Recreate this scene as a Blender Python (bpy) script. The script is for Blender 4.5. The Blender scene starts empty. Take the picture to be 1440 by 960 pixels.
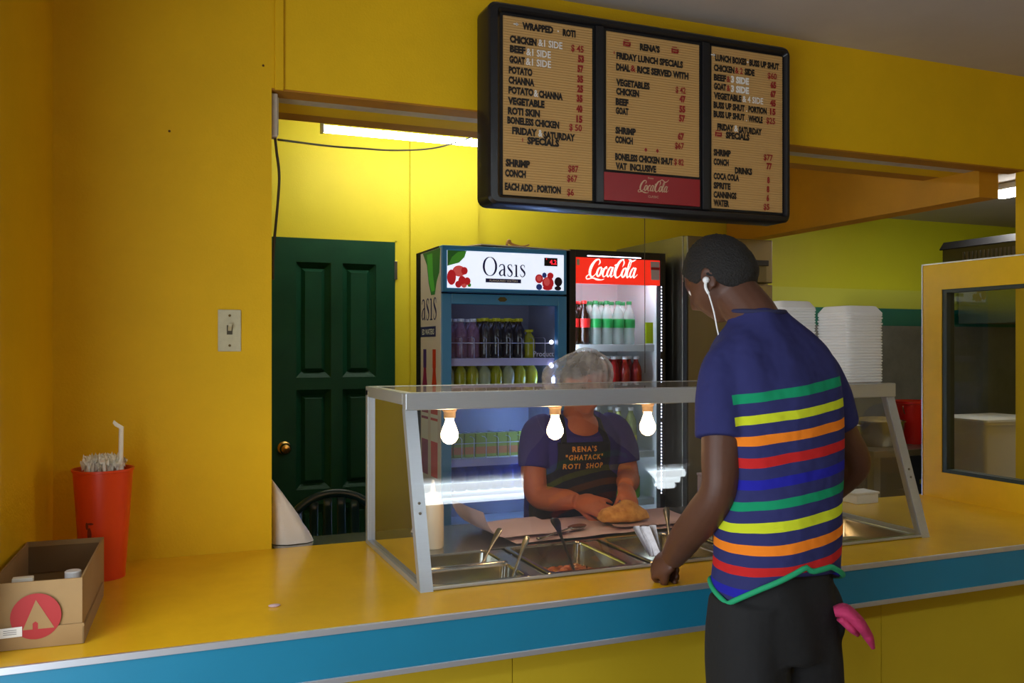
import bpy, bmesh, math, random
from mathutils import Vector, Matrix
from mathutils.bvhtree import BVHTree
from mathutils import noise as mnoise
R = random.Random(7)
PI = math.pi
scene = bpy.context.scene
COL = scene.collection

# ------------------------------------------------------------------ camera, light, exposure
cam_d = bpy.data.cameras.new('camera')
cam_d.sensor_width = 36.0
cam_d.lens = 36.0 * 1235.0 / 1440.0
cam_d.shift_y = 8.0 / 1440.0
cam_d.clip_start = 0.05
cam = bpy.data.objects.new('camera', cam_d)
cam.location = (0, 0, 1.45)
cam.rotation_euler = (math.radians(90), 0, math.radians(-22.24))
COL.objects.link(cam)
scene.camera = cam

vs = scene.view_settings
vs.view_transform = 'Standard'
vs.look = 'None'
vs.gamma = 1.0
vs.use_curve_mapping = False
vs.exposure = 0.3
scene.cycles.use_denoising = True
scene.cycles.max_bounces = 10
scene.cycles.transparent_max_bounces = 16
scene.cycles.sample_clamp_indirect = 6.0

world = bpy.data.worlds.new('world')
world.use_nodes = True
world.node_tree.nodes['Background'].inputs['Color'].default_value = (0.75, 0.86, 1.0, 1)
world.node_tree.nodes['Background'].inputs['Strength'].default_value = 0.35
scene.world = world

# daylight coming in through the street doorway in the left wall, beside the camera
dl = bpy.data.lights.new('doorway_daylight', 'AREA')
dl.shape = 'RECTANGLE'; dl.size = 1.9; dl.size_y = 2.0
dl.energy = 40.0
dl.color = (0.86, 0.93, 1.0)
dlo = bpy.data.objects.new('doorway_daylight', dl)
dlo.location = (-0.62, 0.75, 1.15)
dlo.rotation_euler = (0, math.radians(-90), 0)
COL.objects.link(dlo)

TUBE_FRONT = 9.0      # emission of the shop-side ceiling tubes
TUBE_BACK = 34.0      # emission of the tube behind the header
BULB = 30.0
# ------------------------------------------------------------------ helpers
def s2l(c):
    return tuple((x / 255 / 12.92) if x / 255 <= 0.04045 else ((x / 255 + 0.055) / 1.055) ** 2.4 for x in c)

MATS = {}
def mat(name, rgb=(128, 128, 128), rough=0.5, metal=0.0, var=0.0, vscale=6.0, bump=0.0, bscale=40.0,
        emit=0.0, alpha=1.0, spec=0.5, trans=0.0, coat=0.0, var_rgb=None, stretch=None):
    if name in MATS: return MATS[name]
    m = bpy.data.materials.new(name); m.use_nodes = True
    nt = m.node_tree; b = nt.nodes['Principled BSDF']
    c = (*s2l(rgb), 1)
    b.inputs['Base Color'].default_value = c
    b.inputs['Roughness'].default_value = rough
    b.inputs['Metallic'].default_value = metal
    b.inputs['Specular IOR Level'].default_value = spec
    b.inputs['Alpha'].default_value = alpha
    b.inputs['Transmission Weight'].default_value = trans
    b.inputs['Coat Weight'].default_value = coat
    if emit:
        b.inputs['Emission Color'].default_value = c
        b.inputs['Emission Strength'].default_value = emit
    if var or bump:
        tc = nt.nodes.new('ShaderNodeTexCoord')
        src = tc.outputs['Object']
        if stretch:
            mp = nt.nodes.new('ShaderNodeMapping'); mp.inputs['Scale'].default_value = stretch
            nt.links.new(src, mp.inputs['Vector']); src = mp.outputs['Vector']
    if var:
        n = nt.nodes.new('ShaderNodeTexNoise'); n.inputs['Scale'].default_value = vscale
        n.inputs['Detail'].default_value = 6; n.inputs['Roughness'].default_value = 0.65
        nt.links.new(src, n.inputs['Vector'])
        r = nt.nodes.new('ShaderNodeValToRGB')
        dark = var_rgb and s2l(var_rgb) or tuple(x * (1 - var) for x in c[:3])
        lite = tuple(min(1, x * (1 + var * 0.6)) for x in c[:3])
        r.color_ramp.elements[0].position = 0.3; r.color_ramp.elements[0].color = (*dark, 1)
        r.color_ramp.elements[1].position = 0.7; r.color_ramp.elements[1].color = (*lite, 1)
        nt.links.new(n.outputs['Fac'], r.inputs['Fac'])
        nt.links.new(r.outputs['Color'], b.inputs['Base Color'])
    if bump:
        n2 = nt.nodes.new('ShaderNodeTexNoise'); n2.inputs['Scale'].default_value = bscale
        n2.inputs['Detail'].default_value = 4
        nt.links.new(src, n2.inputs['Vector'])
        bp = nt.nodes.new('ShaderNodeBump'); bp.inputs['Strength'].default_value = bump
        bp.inputs['Distance'].default_value = 0.01
        nt.links.new(n2.outputs['Fac'], bp.inputs['Height'])
        nt.links.new(bp.outputs['Normal'], b.inputs['Normal'])
    MATS[name] = m
    return m

def thin_glass(name, tint=(235, 245, 245), ior=1.5, rough=0.0, haze=0.0):
    """one sheet of glass: reflects by Fresnel, lets the rest straight through; haze = a pale veil standing in for mirrored room light"""
    m = bpy.data.materials.new(name); m.use_nodes = True
    nt = m.node_tree; nt.nodes.clear()
    out = nt.nodes.new('ShaderNodeOutputMaterial')
    t = nt.nodes.new('ShaderNodeBsdfTransparent'); t.inputs['Color'].default_value = (*s2l(tint), 1)
    g = nt.nodes.new('ShaderNodeBsdfGlossy'); g.inputs['Roughness'].default_value = rough
    f = nt.nodes.new('ShaderNodeFresnel'); f.inputs['IOR'].default_value = ior
    mx = nt.nodes.new('ShaderNodeMixShader')
    nt.links.new(f.outputs['Fac'], mx.inputs['Fac'])
    nt.links.new(t.outputs['BSDF'], mx.inputs[1]); nt.links.new(g.outputs['BSDF'], mx.inputs[2])
    last = mx.outputs['Shader']
    if haze:
        d = nt.nodes.new('ShaderNodeBsdfDiffuse'); d.inputs['Color'].default_value = (0.8, 0.85, 0.9, 1)
        m2 = nt.nodes.new('ShaderNodeMixShader'); m2.inputs['Fac'].default_value = haze
        nt.links.new(last, m2.inputs[1]); nt.links.new(d.outputs['BSDF'], m2.inputs[2]); last = m2.outputs['Shader']
    nt.links.new(last, out.inputs['Surface'])
    MATS[name] = m
    return m

def frame_from(d, up=(0, 0, 1)):
    d = Vector(d).normalized(); u = Vector(up)
    if abs(d.dot(u)) > 0.97: u = Vector((0, 1, 0)) if abs(d.y) < 0.9 else Vector((1, 0, 0))
    x = d.cross(u).normalized(); y = x.cross(d).normalized()
    return x, y, d

class MB:
    """collects shapes in world coordinates; build() links them as ONE mesh object"""
    def __init__(s): s.v = []; s.f = []; s.mi = []; s.cur = 0
    def add(s, vs_, fs):
        o = len(s.v); s.v += [tuple(p) for p in vs_]
        for f in fs: s.f.append(tuple(i + o for i in f)); s.mi.append(s.cur)
        return s
    def box(s, x0, x1, y0, y1, z0, z1, bev=0.0):
        if bev:
            bm = bmesh.new(); bmesh.ops.create_cube(bm, size=1)
            for v in bm.verts: v.co = Vector(((x0 + x1) / 2 + v.co.x * (x1 - x0), (y0 + y1) / 2 + v.co.y * (y1 - y0), (z0 + z1) / 2 + v.co.z * (z1 - z0)))
            bmesh.ops.bevel(bm, geom=bm.edges[:], offset=bev, segments=2, affect='EDGES', profile=0.5)
            return s.bm(bm)
        v = [(x, y, z) for x in (x0, x1) for y in (y0, y1) for z in (z0, z1)]
        return s.add(v, [(0, 1, 3, 2), (4, 6, 7, 5), (0, 4, 5, 1), (2, 3, 7, 6), (0, 2, 6, 4), (1, 5, 7, 3)])
    def bm(s, bm):
        bm.verts.index_update()
        s.add([v.co[:] for v in bm.verts], [[v.index for v in f.verts] for f in bm.faces]); bm.free(); return s
    def quad(s, a, b, c, d): return s.add([a, b, c, d], [(0, 1, 2, 3)])
    def loft(s, rings, cap=True, closed=True):
        n = len(rings[0]); o = []
        fs = []
        for r in rings: o += list(r)
        for i in range(len(rings) - 1):
            for j in range(n if closed else n - 1):
                k = (j + 1) % n
                fs.append((i * n + j, i * n + k, (i + 1) * n + k, (i + 1) * n + j))
        if cap:
            fs.append(tuple(range(n - 1, -1, -1))); fs.append(tuple((len(rings) - 1) * n + j for j in range(n)))
        return s.add(o, fs)
    def tube(s, pts, r, n=10, smoothing=0, cap=True):
        """round tube along pts; r a number, a list, or a list of (rx, ry)"""
        pts = [Vector(p) for p in pts]
        rr = r if isinstance(r, (list, tuple)) else [r] * len(pts)
        if smoothing: pts, rr = catmull(pts, rr, smoothing)
        rings = []; up = None
        for i, p in enumerate(pts):
            d = (pts[min(i + 1, len(pts) - 1)] - pts[max(i - 1, 0)])
            if up is None: x, y, d_ = frame_from(d)
            else:
                d_ = d.normalized(); x = (up - d_ * up.dot(d_)).normalized(); y = d_.cross(x) * -1
                y = x.cross(d_)
            up = x
            q = rr[i]; rx, ry = q if isinstance(q, (list, tuple)) else (q, q)
            rings.append([p + x * (rx * math.cos(2 * PI * j / n)) + y * (ry * math.sin(2 * PI * j / n)) for j in range(n)])
        return s.loft(rings, cap)
    def lathe(s, c, prof, n=16, axis='z'):
        rings = []
        for r, z in prof:
            if axis == 'z': rings.append([(c[0] + r * math.cos(2 * PI * j / n), c[1] + r * math.sin(2 * PI * j / n), c[2] + z) for j in range(n)])
            else: rings.append([(c[0] + r * math.cos(2 * PI * j / n), c[1] - z, c[2] + r * math.sin(2 * PI * j / n)) for j in range(n)])
        return s.loft(rings)
    def ball(s, c, rad, rot=None, nu=24, nv=16, fn=None):
        rx, ry, rz = rad if isinstance(rad, (tuple, list)) else (rad, rad, rad)
        vs_ = []; fs = []
        for i in range(nv + 1):
            t = PI * i / nv
            for j in range(nu):
                a = 2 * PI * j / nu
                p = Vector((math.sin(t) * math.cos(a), math.sin(t) * math.sin(a), math.cos(t)))
                q = fn(p) if fn else Vector((p.x * rx, p.y * ry, p.z * rz))
                if rot: q = rot @ q
                vs_.append(q + Vector(c))
        for i in range(nv):
            for j in range(nu):
                k = (j + 1) % nu
                fs.append((i * nu + j, (i + 1) * nu + j, (i + 1) * nu + k, i * nu + k))
        return s.add(vs_, fs)
    def prism(s, poly, y0, y1, plane='xz'):
        n = len(poly)
        if plane == 'xz': a = [(p[0], y0, p[1]) for p in poly]; b = [(p[0], y1, p[1]) for p in poly]
        elif plane == 'yz': a = [(y0, p[0], p[1]) for p in poly]; b = [(y1, p[0], p[1]) for p in poly]
        else: a = [(p[0], p[1], y0) for p in poly]; b = [(p[0], p[1], y1) for p in poly]
        return s.add(a + b, [tuple(range(n - 1, -1, -1)), tuple(range(n, 2 * n))] + [(i, (i + 1) % n, n + (i + 1) % n, n + i) for i in range(n)])
    def build(s, name, m, parent=None, smooth=False, angle=None, loc=None):
        me = bpy.data.meshes.new(name)
        ro = Vector(parent_root(parent)) if parent else Vector(loc or (0, 0, 0))
        me.from_pydata([tuple(Vector(p) - ro) for p in s.v], [], s.f)
        ms = m if isinstance(m, (list, tuple)) else [m]
        for q in ms: me.materials.append(q)
        if len(ms) > 1: me.polygons.foreach_set('material_index', s.mi)
        fix_mesh(me, smooth, angle)
        o = bpy.data.objects.new(name, me)
        COL.objects.link(o)
        if parent: o.parent = parent
        elif loc: o.location = loc
        if parent: o['_r'] = 1
        return o

def fix_mesh(me, smooth=False, angle=None, merge=True):
    bm = bmesh.new(); bm.from_mesh(me)
    if merge: bmesh.ops.remove_doubles(bm, verts=bm.verts[:], dist=1e-6)
    bmesh.ops.recalc_face_normals(bm, faces=bm.faces[:])
    bm.to_mesh(me); bm.free()
    if smooth:
        me.polygons.foreach_set('use_smooth', [True] * len(me.polygons))
        if angle: me.set_sharp_from_angle(angle=math.radians(angle))
    me.update()

def parent_root(o):
    while o.parent: o = o.parent
    return o.location

def catmull(pts, rr, k):
    P, Q = [], []
    n = len(pts)
    def tup(x): return x if isinstance(x, (tuple, list)) else (x, x)
    for i in range(n - 1):
        p0, p1, p2, p3 = pts[max(i - 1, 0)], pts[i], pts[i + 1], pts[min(i + 2, n - 1)]
        for j in range(k):
            t = j / k
            P.append(0.5 * ((2 * p1) + (p2 - p0) * t + (2 * p0 - 5 * p1 + 4 * p2 - p3) * t * t + (3 * p1 - p0 - 3 * p2 + p3) * t ** 3))
            a, b = tup(rr[i]), tup(rr[i + 1]); tt = t * t * (3 - 2 * t)
            Q.append((a[0] + (b[0] - a[0]) * tt, a[1] + (b[1] - a[1]) * tt))
    P.append(pts[-1]); Q.append(tup(rr[-1]))
    return P, Q

def tag(o, label=None, cat=None, group=None, kind=None):
    if label: o['label'] = label
    if cat: o['category'] = cat
    if group: o['group'] = group
    if kind: o['kind'] = kind
    return o
def thing(name, label, cat, loc, group=None):
    o = bpy.data.objects.new(name, None); o.empty_display_size = 0.05
    COL.objects.link(o); o.location = loc
    return tag(o, label, cat, group)
def struct(name, mb, m, label=None, **k):
    return tag(mb.build(name, m, **k), label, None, None, 'structure')
def copy_tree(o, loc, label=None, group=None, rz=None):
    r = o.copy(); COL.objects.link(r); r.location = loc
    if label: r['label'] = label
    if group: r['group'] = group
    if rz is not None: r.rotation_euler = (0, 0, rz)
    for ch in [c for c in bpy.data.objects if c.parent == o]:
        c = ch.copy(); COL.objects.link(c); c.parent = r
        for g in [q for q in bpy.data.objects if q.parent == ch]:
            d = g.copy(); COL.objects.link(d); d.parent = c
    return r

_tc = {}
def text_geo(s, bold=0.0, spacing=1.0):
    key = (s, bold, spacing)
    if key in _tc: return _tc[key]
    cu = bpy.data.curves.new('t', 'FONT'); cu.body = s; cu.size = 1.0; cu.offset = bold; cu.resolution_u = 2
    cu.space_character = spacing
    ob = bpy.data.objects.new('t', cu); COL.objects.link(ob)
    dg = bpy.context.evaluated_depsgraph_get()
    me = bpy.data.meshes.new_from_object(ob.evaluated_get(dg))
    v = [tuple(p.co) for p in me.vertices]; f = [tuple(p.vertices) for p in me.polygons]
    bpy.data.objects.remove(ob); bpy.data.curves.remove(cu); bpy.data.meshes.remove(me)
    xs = [p[0] for p in v]; ys = [p[1] for p in v]
    _tc[key] = (v, f, min(xs), max(xs), min(ys), max(ys))
    return _tc[key]
def put_text(mb, s, origin, w, h, xd=(1, 0, 0), zd=(0, 0, 1), bold=0.02, spacing=1.0):
    """text with its left edge at origin, vertically centred there, squeezed to width w and capital height h"""
    v, f, x0, x1, y0, y1 = text_geo(s, bold, spacing)
    xd = Vector(xd); zd = Vector(zd); o = Vector(origin); cap = 0.7
    mb.add([o + xd * ((p[0] - x0) / (x1 - x0) * w) + zd * ((p[1] / cap - 0.5) * h) for p in v], f)
def ribbon(mb, pts, o, xd, zd, sc, k=8, slant=0.0):
    """a brush stroke: pts = (x, y, width)"""
    P = [Vector((p[0] + slant * p[1], p[1], 0)) for p in pts]
    P, W = catmull(P, [p[2] for p in pts], k)
    xd = Vector(xd); zd = Vector(zd); o = Vector(o)
    L = []; Rr = []
    for i, p in enumerate(P):
        d = P[min(i + 1, len(P) - 1)] - P[max(i - 1, 0)]
        nrm = Vector((-d.y, d.x, 0)); nrm = nrm.normalized() if nrm.length > 1e-9 else Vector((1, 0, 0))
        w = W[i][0] / 2
        for lst, q in ((L, p + nrm * w), (Rr, p - nrm * w)):
            lst.append(o + xd * (q.x * sc) + zd * (q.y * sc))
    n = len(P)
    mb.add(L + Rr, [(i, i + 1, n + i + 1, n + i) for i in range(n - 1)])
def disc(mb, c, rx, rz, xd, zd, n=20, ang0=0.0):
    c = Vector(c); xd = Vector(xd); zd = Vector(zd)
    mb.add([c + xd * (rx * math.cos(2 * PI * j / n + ang0)) + zd * (rz * math.sin(2 * PI * j / n + ang0)) for j in range(n)], [tuple(range(n))])

def cola_script(mb, o, xd, zd, w):
    """the flowing script of the red sign, 3.1 units wide"""
    sc = w / 3.15; S = 0.22
    st = [
     [(.60,.66,.02),(.66,.82,.08),(.56,.97,.06),(.36,.88,.11),(.20,.58,.16),(.17,.28,.15),(.27,.06,.10),(.42,.06,.05),(.56,.22,.03)],
     [(.16,.16,.03),(.02,.02,.07),(.10,-.10,.06),(.40,-.03,.07),(.66,-.10,.10),(.95,-.12,.05),(1.1,-.06,.02)],
     [(.76,.56,.03),(.66,.48,.10),(.60,.24,.12),(.68,.06,.07),(.80,.16,.10),(.84,.40,.11),(.77,.56,.05),(.86,.50,.03),(.96,.46,.03)],
     [(1.14,.46,.04),(1.10,.58,.07),(1.00,.46,.10),(.95,.24,.12),(1.02,.06,.08),(1.14,.10,.04),(1.24,.26,.03)],
     [(1.46,.50,.05),(1.36,.58,.07),(1.26,.42,.10),(1.22,.20,.11),(1.30,.06,.07),(1.42,.22,.05),(1.50,.58,.05)],
     [(1.50,.58,.10),(1.45,.28,.12),(1.48,.06,.08),(1.60,.14,.03),(1.66,.24,.02)],
     [(1.56,.66,.03),(1.64,.70,.08),(1.72,.68,.03)],
     [(2.06,.60,.02),(2.12,.82,.08),(2.02,1.0,.06),(1.84,.88,.12),(1.70,.56,.17),(1.68,.26,.16),(1.80,.04,.10),(1.96,.08,.05),(2.08,.24,.03)],
     [(2.00,1.00,.05),(2.20,1.13,.06),(2.42,1.02,.09),(2.60,.94,.08),(2.82,1.06,.05),(2.90,1.20,.02)],
     [(2.26,.56,.03),(2.16,.48,.10),(2.10,.24,.12),(2.18,.06,.07),(2.30,.16,.10),(2.34,.40,.11),(2.27,.56,.05),(2.38,.52,.03)],
     [(2.40,.30,.03),(2.52,.62,.05),(2.54,.92,.06),(2.47,.98,.06),(2.42,.70,.09),(2.42,.26,.12),(2.48,.05,.08),(2.60,.16,.03)],
     [(2.86,.50,.05),(2.76,.58,.07),(2.66,.42,.10),(2.62,.20,.11),(2.70,.06,.07),(2.82,.22,.05),(2.90,.58,.05)],
     [(2.90,.58,.10),(2.85,.28,.12),(2.88,.06,.08),(3.0,.14,.03),(3.08,.24,.02)],
    ]
    for p in st: ribbon(mb, p, o, xd, zd, sc, 8, S)

def serif_word(mb, word, o, xd, zd, h):
    """high-contrast roman letters; h is the height of the capital O.  returns the width"""
    x = 0.0
    def oval(cx, cy, rx, ry, thick, thin):
        pts = []
        for j in range(25):
            a = 2 * PI * j / 24
            pts.append((cx + rx * math.cos(a), cy + ry * math.sin(a), thin + (thick - thin) * abs(math.cos(a)) ** 1.3))
        ribbon(mb, pts, o, xd, zd, h, 3)
    for ch in word:
        if ch == 'O': oval(x + .38, .5, .34, .48, .12, .025); x += .84
        elif ch == 'a':
            ribbon(mb, [(x+.06,.50,.05),(x+.12,.60,.05),(x+.25,.62,.05),(x+.33,.52,.09),(x+.34,.30,.10),(x+.34,.08,.10),(x+.42,.03,.03)], o, xd, zd, h)
            ribbon(mb, [(x+.34,.38,.03),(x+.18,.32,.06),(x+.08,.18,.10),(x+.14,.05,.06),(x+.26,.08,.03),(x+.34,.18,.03)], o, xd, zd, h); x += .47
        elif ch == 's':
            ribbon(mb, [(x+.30,.48,.02),(x+.27,.60,.04),(x+.16,.63,.04),(x+.07,.53,.07),(x+.14,.40,.11),(x+.26,.27,.11),(x+.30,.14,.07),(x+.20,.02,.04),(x+.08,.05,.04),(x+.05,.17,.02)], o, xd, zd, h); x += .40
        elif ch == 'i':
            ribbon(mb, [(x+.14,.63,.09),(x+.14,.3,.10),(x+.14,.0,.10)], o, xd, zd, h, 2)
            ribbon(mb, [(x+.02,.02,.035),(x+.26,.02,.035)], o, xd, zd, h, 2)
            ribbon(mb, [(x+.03,.60,.04),(x+.12,.63,.05)], o, xd, zd, h, 2); x += .32
    return x * h

# ------------------------------------------------------------------ materials
M = {}
M['yellow'] = mat('yellow_wall_paint', (230, 184, 10), 0.62, var=0.07, vscale=2.2, bump=0.12, bscale=160, spec=0.3)
M['yellow2'] = mat('yellow_back_wall_paint', (228, 208, 44), 0.55, var=0.06, vscale=2.0, bump=0.10, bscale=140, spec=0.35)
M['lime'] = mat('kitchen_yellow_green_lit', (196, 200, 14), 0.55, var=0.05, vscale=2.0, bump=0.08, bscale=120)  # same yellow paint, with the greenish fluorescent light mixed into its colour
M['limepale'] = mat('pale_lime_band', (196, 204, 70), 0.5)
M['header'] = mat('header_paint', (232, 188, 12), 0.6, var=0.08, vscale=2.5, bump=0.12, bscale=140, spec=0.3)
M['brown'] = mat('brown_beam_paint', (178, 120, 20), 0.6, var=0.2, vscale=5)
M['orangebeam'] = mat('ochre_beam_paint', (200, 138, 16), 0.6, var=0.12, vscale=3)
M['whitepaint'] = mat('chipped_white_paint', (190, 178, 160), 0.5, var=0.2, vscale=14)
M['ceiling'] = mat('ceiling_board', (188, 182, 178), 0.8, var=0.05, vscale=4)
M['floor'] = mat('floor_tiles', (120, 105, 90), 0.4, var=0.1, vscale=4)
M['counter'] = mat('yellow_laminate', (240, 190, 34), 0.22, var=0.06, vscale=9, bump=0.02, bscale=250, spec=0.5)
M['teal'] = mat('teal_laminate', (24, 118, 150), 0.4, var=0.05, vscale=5)
M['alu'] = mat('aluminium', (178, 184, 190), 0.34, 0.5, var=0.05, vscale=20, stretch=(1, 30, 30))
M['aluedge'] = mat('aluminium_edging', (205, 210, 220), 0.38, 0.75)
M['steel'] = mat('stainless_steel', (172, 172, 165), 0.24, 1.0, var=0.06, vscale=8, bump=0.02, bscale=60)
M['steeldk'] = mat('brushed_fridge_steel', (128, 124, 112), 0.38, 0.85, var=0.1, vscale=4, stretch=(1, 1, .2))
M['pan'] = mat('pan_steel', (186, 184, 172), 0.2, 1.0, var=0.05, vscale=10)
M['green'] = mat('dark_green_door_paint', (16, 66, 42), 0.5, spec=0.25, var=0.18, vscale=4, bump=0.05, bscale=60)
M['brass'] = mat('brass', (205, 160, 80), 0.2, 1.0)
M['black'] = mat('black_plastic', (22, 23, 27), 0.3)
M['blackmatte'] = mat('black_paint', (14, 14, 16), 0.6)
M['tan'] = mat('letterboard_felt', (196, 156, 96), 0.75, bump=0.15, bscale=8, stretch=(0.5, 1, 60))
M['ink'] = mat('black_letter', (26, 20, 16), 0.5)
M['redink'] = mat('red_letter', (150, 26, 26), 0.5)
M['whiteink'] = mat('white_letter', (238, 236, 232), 0.5)
M['colared'] = mat('red_sign_panel', (150, 22, 30), 0.35)
M['cream'] = mat('cream_script', (205, 175, 140), 0.5)
M['ivory'] = mat('ivory_switch', (200, 196, 165), 0.35, var=0.1, vscale=40)
M['cup'] = mat('orange_red_plastic', (226, 66, 18), 0.38)
M['straw'] = mat('white_paper_straw', (246, 243, 230), 0.7)
M['card'] = mat('brown_cardboard', (160, 128, 84), 0.8, var=0.08, vscale=9)
M['redprint'] = mat('red_print', (170, 44, 46), 0.7)
M['bag'] = mat('white_plastic_bag', (225, 212, 196), 0.4, bump=0.3, bscale=25)
M['chair'] = mat('dark_green_plastic', (10, 44, 48), 0.3)
M['blue'] = mat('blue_cooler_paint', (58, 130, 178), 0.35)
M['white'] = mat('white_plastic', (228, 230, 232), 0.35)
M['shelfw'] = mat('white_shelf', (215, 225, 228), 0.35)
M['foam'] = mat('white_foam', (236, 236, 234), 0.6)
M['paper'] = mat('pinkish_wrapping_paper', (205, 176, 180), 0.75, var=0.05, vscale=5)
M['roti'] = mat('toasted_flatbread', (222, 170, 88), 0.7, var=0.3, vscale=28, bump=0.25, bscale=40, var_rgb=(176, 112, 42))
M['stew'] = mat('stew', (172, 90, 36), 0.25, var=0.5, vscale=40)
M['curry'] = mat('yellow_curry', (160, 120, 34), 0.25, var=0.4, vscale=40)
M['redbucket'] = mat('red_plastic', (190, 14, 18), 0.35)
M['glass'] = thin_glass('guard_glass', (246, 250, 252), 1.8, haze=0.022)  # haze paints the bluish ceiling reflection as an even veil
M['glass2'] = thin_glass('cooler_glass', (240, 246, 250), 1.45)
M['glass3'] = thin_glass('partition_glass', (226, 232, 226), 1.3)
M['cable'] = mat('dark_cable', (60, 50, 24), 0.5)
M['tube'] = mat('fluorescent_tube_back', (250, 252, 240), 0.4, emit=TUBE_BACK)
M['tubef'] = mat('fluorescent_tube_front', (240, 250, 255), 0.4, emit=TUBE_FRONT)
M['bulb'] = mat('warm_bulb', (255, 206, 150), 0.3, emit=BULB)
M['led'] = mat('led_white', (225, 228, 255), 0.3, emit=4.5)
M['coolerfill'] = mat('cooler_fill_light', (225, 238, 255), 0.3, emit=50.0)
M['signlit'] = mat('backlit_white', (222, 232, 250), 0.4, emit=0.75)
M['redlit'] = mat('backlit_red', (226, 40, 24), 0.4, emit=0.75)
M['whitelit'] = mat('backlit_script_white', (250, 246, 240), 0.4, emit=0.8)
M['digit'] = mat('red_led_digits', (255, 30, 45), 0.3, emit=2.2)
M['socket'] = mat('porcelain_socket', (214, 190, 160), 0.4)

# ------------------------------------------------------------------ setting
CT = 0.832                      # counter top height
CF, CB = 1.937, 2.771           # counter front / pier face
struct('floor', MB().box(-1.5, 7.0, -4.2, 6.0, -0.06, 0.0), M['floor'])
struct('ceiling', MB().box(-1.5, 7.0, -4.2, 2.86, 2.66, 2.74), M['ceiling'], 'grey white ceiling over the customer side')
struct('ceiling_service', MB().box(-.3, 3.46, CB + .2, 4.9, 2.66, 2.74), M['ceiling'], 'grey ceiling over the service area')
struct('ceiling_kitchen', MB().box(3.561, 7.0, 3.17, 6.0, 2.36, 2.44), M['ceiling'], 'grey kitchen ceiling behind the header')
# left wall: a stub running to the street doorway
wl = MB()
def xl(y): return -0.26 - 0.104 * (CB - y)
wl.prism([(xl(CB + .1), CB + .1), (xl(1.98), 1.98), (xl(1.98) - .14, 1.98), (xl(CB) - .14, CB + .1)], 0.0, 2.66, 'xy')
wl.prism([(-.36, -.35), (-.36, -4.2), (-.5, -4.2), (-.5, -.35)], 0.0, 2.66, 'xy')
wl.prism([(-.342, 1.98), (-.36, -.35), (-.5, -.35), (-.482, 1.98)], 2.2, 2.66, 'xy')
struct('wall_left', wl, M['yellow'], 'yellow painted left wall ending at the street doorway')
struct('wall_rear', MB().box(-.5, 5.2, -4.2, -4.06, 0, 2.66), M['yellow'], 'yellow wall behind the viewer')
struct('wall_right', MB().box(5.06, 5.2, -4.06, 2.77, 0, 2.66), M['yellow'], 'yellow wall at the far right of the shop')
jm = MB(); jm.box(-.37, -.318, 1.955, 1.985, 0, 2.24)
struct('door_2', jm, M['blackmatte'], 'dark jamb of the street doorway')
tag(MB().box(-.345, -.326, 1.99, 2.06, 1.86, 1.975, .004).build('door_closer_bracket', M['blackmatte']), 'small black bracket on the left wall at the picture edge', 'bracket')

# pier, header and right pier between shop and service area
wf = MB(); wf.box(-0.4, 0.337, CB, CB + .12, 0, 2.66)
struct('wall_front', wf, M['yellow'], 'yellow pier left of the serving hatch')
wh = MB(); wh.box(0.337, 3.62, CB, CB + .085, 2.245, 2.66)
struct('wall_header', wh, M['header'], 'yellow header wall above the serving hatch')
struct('wall_front_right', MB().box(3.62, 5.2, CB, CB + .05, 0, 2.66), M['yellow'], 'yellow pier right of the serving hatch')
struct('trim_1', MB().box(0.337, 3.62, CB + .003, CB + .086, 2.2395, 2.2449), M['brown'], 'brown underside board of the header')
tr = MB(); tr.box(0.337, 3.62, CB + .086, CB + .17, 2.247, 2.262)
struct('trim_2', tr, M['whitepaint'], 'chipped white strip under the header')
struct('trim_3', MB().box(0.337, 3.62, CB + .17, CB + .295, 2.249, 2.44), M['header'], 'yellow inner board of the header')
struct('trim_4', MB().box(0.337, 3.62, CB + .295, CB + .40, 2.252, 2.46), M['brown'], 'dark brown batten behind the header')
struct('trim_5', MB().box(0.345, 0.372, CB - .014, CB - .001, 2.238, 2.66, .003), M['yellow'], 'yellow painted conduit strip beside the pier')
struct('trim_6', MB().box(0.32, 0.3368, CB + .0, CB + .11, .832, 1.93), M['brown'], 'bare pier edge') if False else None

# back wall with door
BY = 4.7
wb = MB()
wb.box(-.2, .41, BY, BY + .1, 0, 2.66); wb.box(.41, 1.24, BY, BY + .1, 2.035, 2.66)
wb.box(1.24, 1.712, BY, BY + .1, 0, 2.66)
struct('wall_back', wb, M['yellow2'], 'yellow back wall around the green door')
struct('wall_back_right', MB().box(1.712, 7.0, BY + .05, BY + .15, 0, 2.66), M['yellow2'], 'yellow back wall behind the coolers')
struct('wall_kitchen', MB().box(3.62, 7.0, BY + .038, BY + .049, 1.72, 2.4), M['lime'], 'yellow kitchen wall above the stoves, coloured as under greenish light')
struct('trim_7', MB().box(1.312, 1.348, BY - .012, BY, 0, 2.66), M['yellow2'], 'yellow cover strip on the back wall')
struct('wall_service_left', MB().box(-.3, -.2, CB + .12, BY, 0, 2.66), M['yellow2'])
struct('wall_kitchen_right', MB().box(6.4, 6.5, CB + .12, BY, 0, 2.4), M['lime'])
# dropped beam between service area and kitchen
struct('trim_8', MB().box(3.44, 3.56, CB + .09, BY + .04, 2.125, 2.66), M['orangebeam'], 'ochre dropped beam running back to the kitchen wall')
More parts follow.
